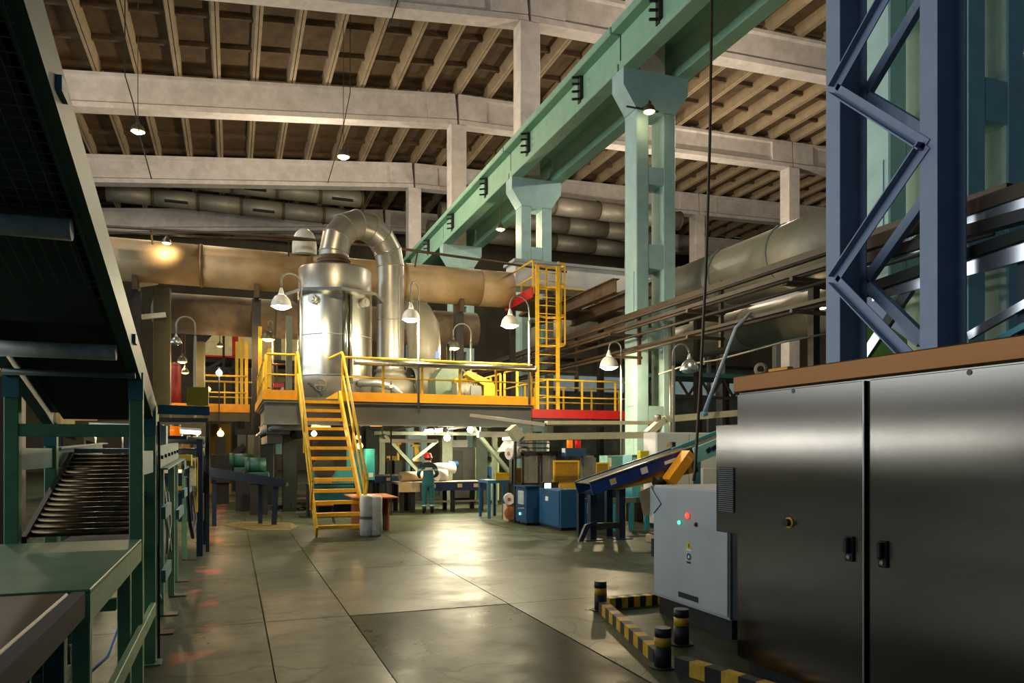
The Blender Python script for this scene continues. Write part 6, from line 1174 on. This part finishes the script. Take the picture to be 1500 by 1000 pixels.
def bulb(label, px, py, Y, rpx, glow, power, col, drop=None):
    c = at(px, py, Y=Y); zc = c.x * math.sin(TH) + c.y * math.cos(TH); r = rpx * zc / F
    t = thing('bulkhead_lamp', label, 'lamp', c, 'bare glowing bulkhead lamps'); MB().lathe(c, [(0.001, -r), (r * 0.7, -r * 0.7), (r, 0), (r * 0.7, r * 0.7), (0.3 * r, r)], 14).build('bulb', glow, t); cy('socket', M_STEELD, t, c + Vector((0, 0, r)), c + Vector((0, 0, r + 0.12)), r * 0.45, 10)
    if drop: br('stem', M_STEELD, t, c + Vector((0, 0, r + 0.12)), (c.x, c.y, drop), 0.03)
    elif drop is None: br('stem', M_STEELD, t, c + Vector((0, 0.02, r + 0.05)), (c.x, c.y + 0.02, 0), 0.04)
    if power: point_light('lamp_light', c - Vector((0, r + 0.1, 0)), power, col, 0.08)
bulb('glowing orange lamp just right of the upper stair rail', 527, 653, 20.75, 5, E_O, 25, SODIUM, 2.48)
bulb('small orange lamp directly above the glowing one by the stair rail', 525, 640, 21.6, 4, E_O, 0, SODIUM, 2.57)
bulb('dazzling white lamp at the top of the bright V-brace', 689, 629, 22.6, 5, E_W, 260, WHITE, 2.57)
bulb('bright lamp at the end of the tube light under the platform', 655, 641, 22.6, 5, E_W, 200, WHITE, 2.57)
bulb('orange lamp shining highest at the end of the left aisle', 323, 635, 28, 5, E_O, 60, SODIUM)
bulb('orange lamp low at the end of the left aisle', 325, 651, 27.5, 4, E_O, 25, SODIUM)
bulb('orange lamp at the end of the white infeed rollers', 294, 648, 15, 3.5, E_O, 6, SODIUM)
bulb('white bulb glowing over the far walkway rail', 321, 546, 30.5, 4.5, E_W, 40, WARM)
bulb('faint orange bulb behind the far walkway rail', 306, 570, 32.5, 3, E_O, 8, SODIUM)
bulb('white lamp seen between the stair treads', 460, 635, 21.5, 4, E_W, 15, WHITE, 2.57)
bulb('small pink indicator lamp on the fan casing', 573, 566, 21.0, 2, E_O, 0, SODIUM)
def tube_light(label, a, b, Y, glow, power, col, drop):
    p, q = at(*a, Y=Y), at(*b, Y=Y); t = thing('tube_light', label, 'lamp', p, 'fluorescent tube lights'); cy('tube', glow, t, p, q, 0.035, 10); br('fixture', M_WHITE, t, p + Vector((0, 0, 0.07)), q + Vector((0, 0, 0.07)), 0.12, 0.05)
    for f in (0.15, 0.85): c = p.lerp(q, f); br('hanger', M_GREY, t, c + Vector((0, 0, 0.09)), (c.x, c.y, drop), 0.02)
    l = area_light('tube_glow', p.lerp(q, 0.5) - Vector((0, 0, 0.06)), (0, 0, 0), (q - p).length, 0.06, power, col)
tube_light('long white tube light under the platform front beam', (621, 633), (648, 631), 22.6, E_W, 60, WHITE, 2.57)
tube_light('warm tube light seen between the stair treads', (456, 626), (484, 626), 21.4, E_O, 20, WARM, 2.57)
tube_light('tube light glowing behind the left green posts', (131, 627), (188, 629), 14.0, E_W, 30, WARM, 0)
tube_light('tube light at the packing head on the left line', (262, 632), (294, 634), 17.5, E_W, 25, WARM, 0)
t = thing('tube_light', 'row of tube lights over the left hall line whose glow streaks the stainless cabinet doors', 'lamp', (-4, 12, 2.05), 'fluorescent tube lights')
for y in (8.2, 10.2, 12.2, 14.2):
    cy('tube', mat('cool_tube', (1, 1, 1), 0.3, var=0, emit=(0.9, 0.97, 1.0), es=60), t, (-4, y, 2.02), (-4, y + 1.6, 2.02), 0.03, 10); br('fixture', M_WHITE, t, (-4, y, 2.09), (-4, y + 1.6, 2.09), 0.12, 0.05); br('hanger', M_GREY, t, (-4, y + 0.8, 2.1), (-4, y + 0.8, 12 + 0.106 * -17), 0.02)
t = thing('amber_disc_lamp', 'flat amber lamp under the platform beam near the V-braces', 'lamp', at(551, 622, Y=21.6)); c = at(551, 624, Y=21.6); MB().lathe(c, [(0.17, 0), (0.19, 0.03), (0.12, 0.09), (0.02, 0.10)], 18).build('lamp_shade', mat('amber_shade', rgb(236, 160, 50), 0.4, var=0.05, emit=(1, 0.5, 0.1), es=0.8), t); br('stem', M_STEELD, t, c + Vector((0, 0, 0.1)), (c.x, c.y, 2.57), 0.03)
t = thing('amber_disc_lamp', 'smaller amber lamp right of the flat amber one', 'lamp', at(597, 625, Y=22.4)); c = at(597, 626, Y=22.4); MB().lathe(c, [(0.09, 0), (0.10, 0.03), (0.06, 0.08), (0.02, 0.09)], 14).build('lamp_shade', mat('amber_shade', (0, 0, 0)), t); br('stem', M_STEELD, t, c + Vector((0, 0, 0.09)), (c.x, c.y, 2.57), 0.03)
# lights added without lamp bodies to brighten roof, columns and far bays
PALE = (1.0, 0.86, 0.68)
for k, (x, y, z, pw) in enumerate(((-8, 24, 15.5, 1200), (4, 46, 16, 1200), (22, 27, 16, 1900), (30, 42, 16, 1600), (22, 48, 16, 1300))):
    point_light('hall_fill_light', (x, y, z), pw, PALE if k < 5 else WARM, 0.25)
for loc, aim, pw, deg in (((1.0, 10, 13), (4.2, 21.5, 4.5), 2600, 62), ((7, 10, 13), (8.5, 17, 1.2), 2200, 50)):   # unseen spots added to brighten the platform front and the wrapping line
    o = spot_light('fill_spot', loc, pw, WARM, deg, 0.2); o.rotation_euler = (Vector(aim) - Vector(loc)).to_track_quat('-Z', 'Y').to_euler()
# hanging cables and thin wires
def cable(label, pts, r, m=M_STEELD, nm='cable'): return tag(tb(nm, m, None, pts, r, 6), label, 'cable', 'thin cables')
cable('long dark cable hanging down in front of the crane columns on the right', [at(1043, -30, Y=9), at(1040, 200, Y=9), at(1034, 400, Y=9), at(1026, 560, Y=9), at(1018, 690, Y=9), at(1016, 704, Y=9)], 0.022, M_BROWN)
cable('thin wire with beads hanging from the roof beside the upper left lamp', [Vector((at(183, 110, Y=34.5).x, 34.5, zr(183, 34.5) + 0.015)), at(183, 110, Y=34.5), at(195, 150, Y=34.5), at(205, 200, Y=34.5), at(222, 262, Y=34.5)], 0.025)
cable('thin wire hanging from the roof left of the upper middle lamp', [Vector((at(513, 135, Y=35).x, 35, zr(513, 35) + 0.015)), at(513, 135, Y=35), at(500, 200, Y=35), at(480, 268, Y=35)], 0.02)
cable('thin wire slanting across the top roof beam', [at(586, -10, Y=33), at(570, 40, Y=33)], 0.03)
cable('slack rope running from the lamp column into the dark on the right', [at(965, 548, Y=20), at(1010, 533, Y=19), at(1050, 527, Y=18), at(1100, 514, Y=17), at(1150, 500, Y=16), at(1215, 488, Y=15)], 0.03, M_DUCT, 'rope')
t = thing('strut_rod', 'thin blue-grey rod leaning from the pipe rack down to the cable trunking', 'rod', at(1032, 604, Y=15)); tb('rod', M_SLATE, t, [at(1031, 605, Y=15.6), at(1078, 480, Y=15.6), at(1100, 458, Y=15.6)], 0.045, 10); cy('foot', M_LBLUE, t, at(1028, 607, Y=15.6), at(1035, 605, Y=15.6), 0.07, 10)
t = thing('steel_upright', 'thin pale conduit pipe running up the right edge of the lamp column', 'pipe', at(983, 640, Y=21.8)); tb('conduit', M_GALV, t, [(at(982, 600, Y=21.85).x, 21.85, 0), (at(982, 600, Y=21.85).x, 21.85, at(982, 470, Y=21.85).z)], 0.07, 10)
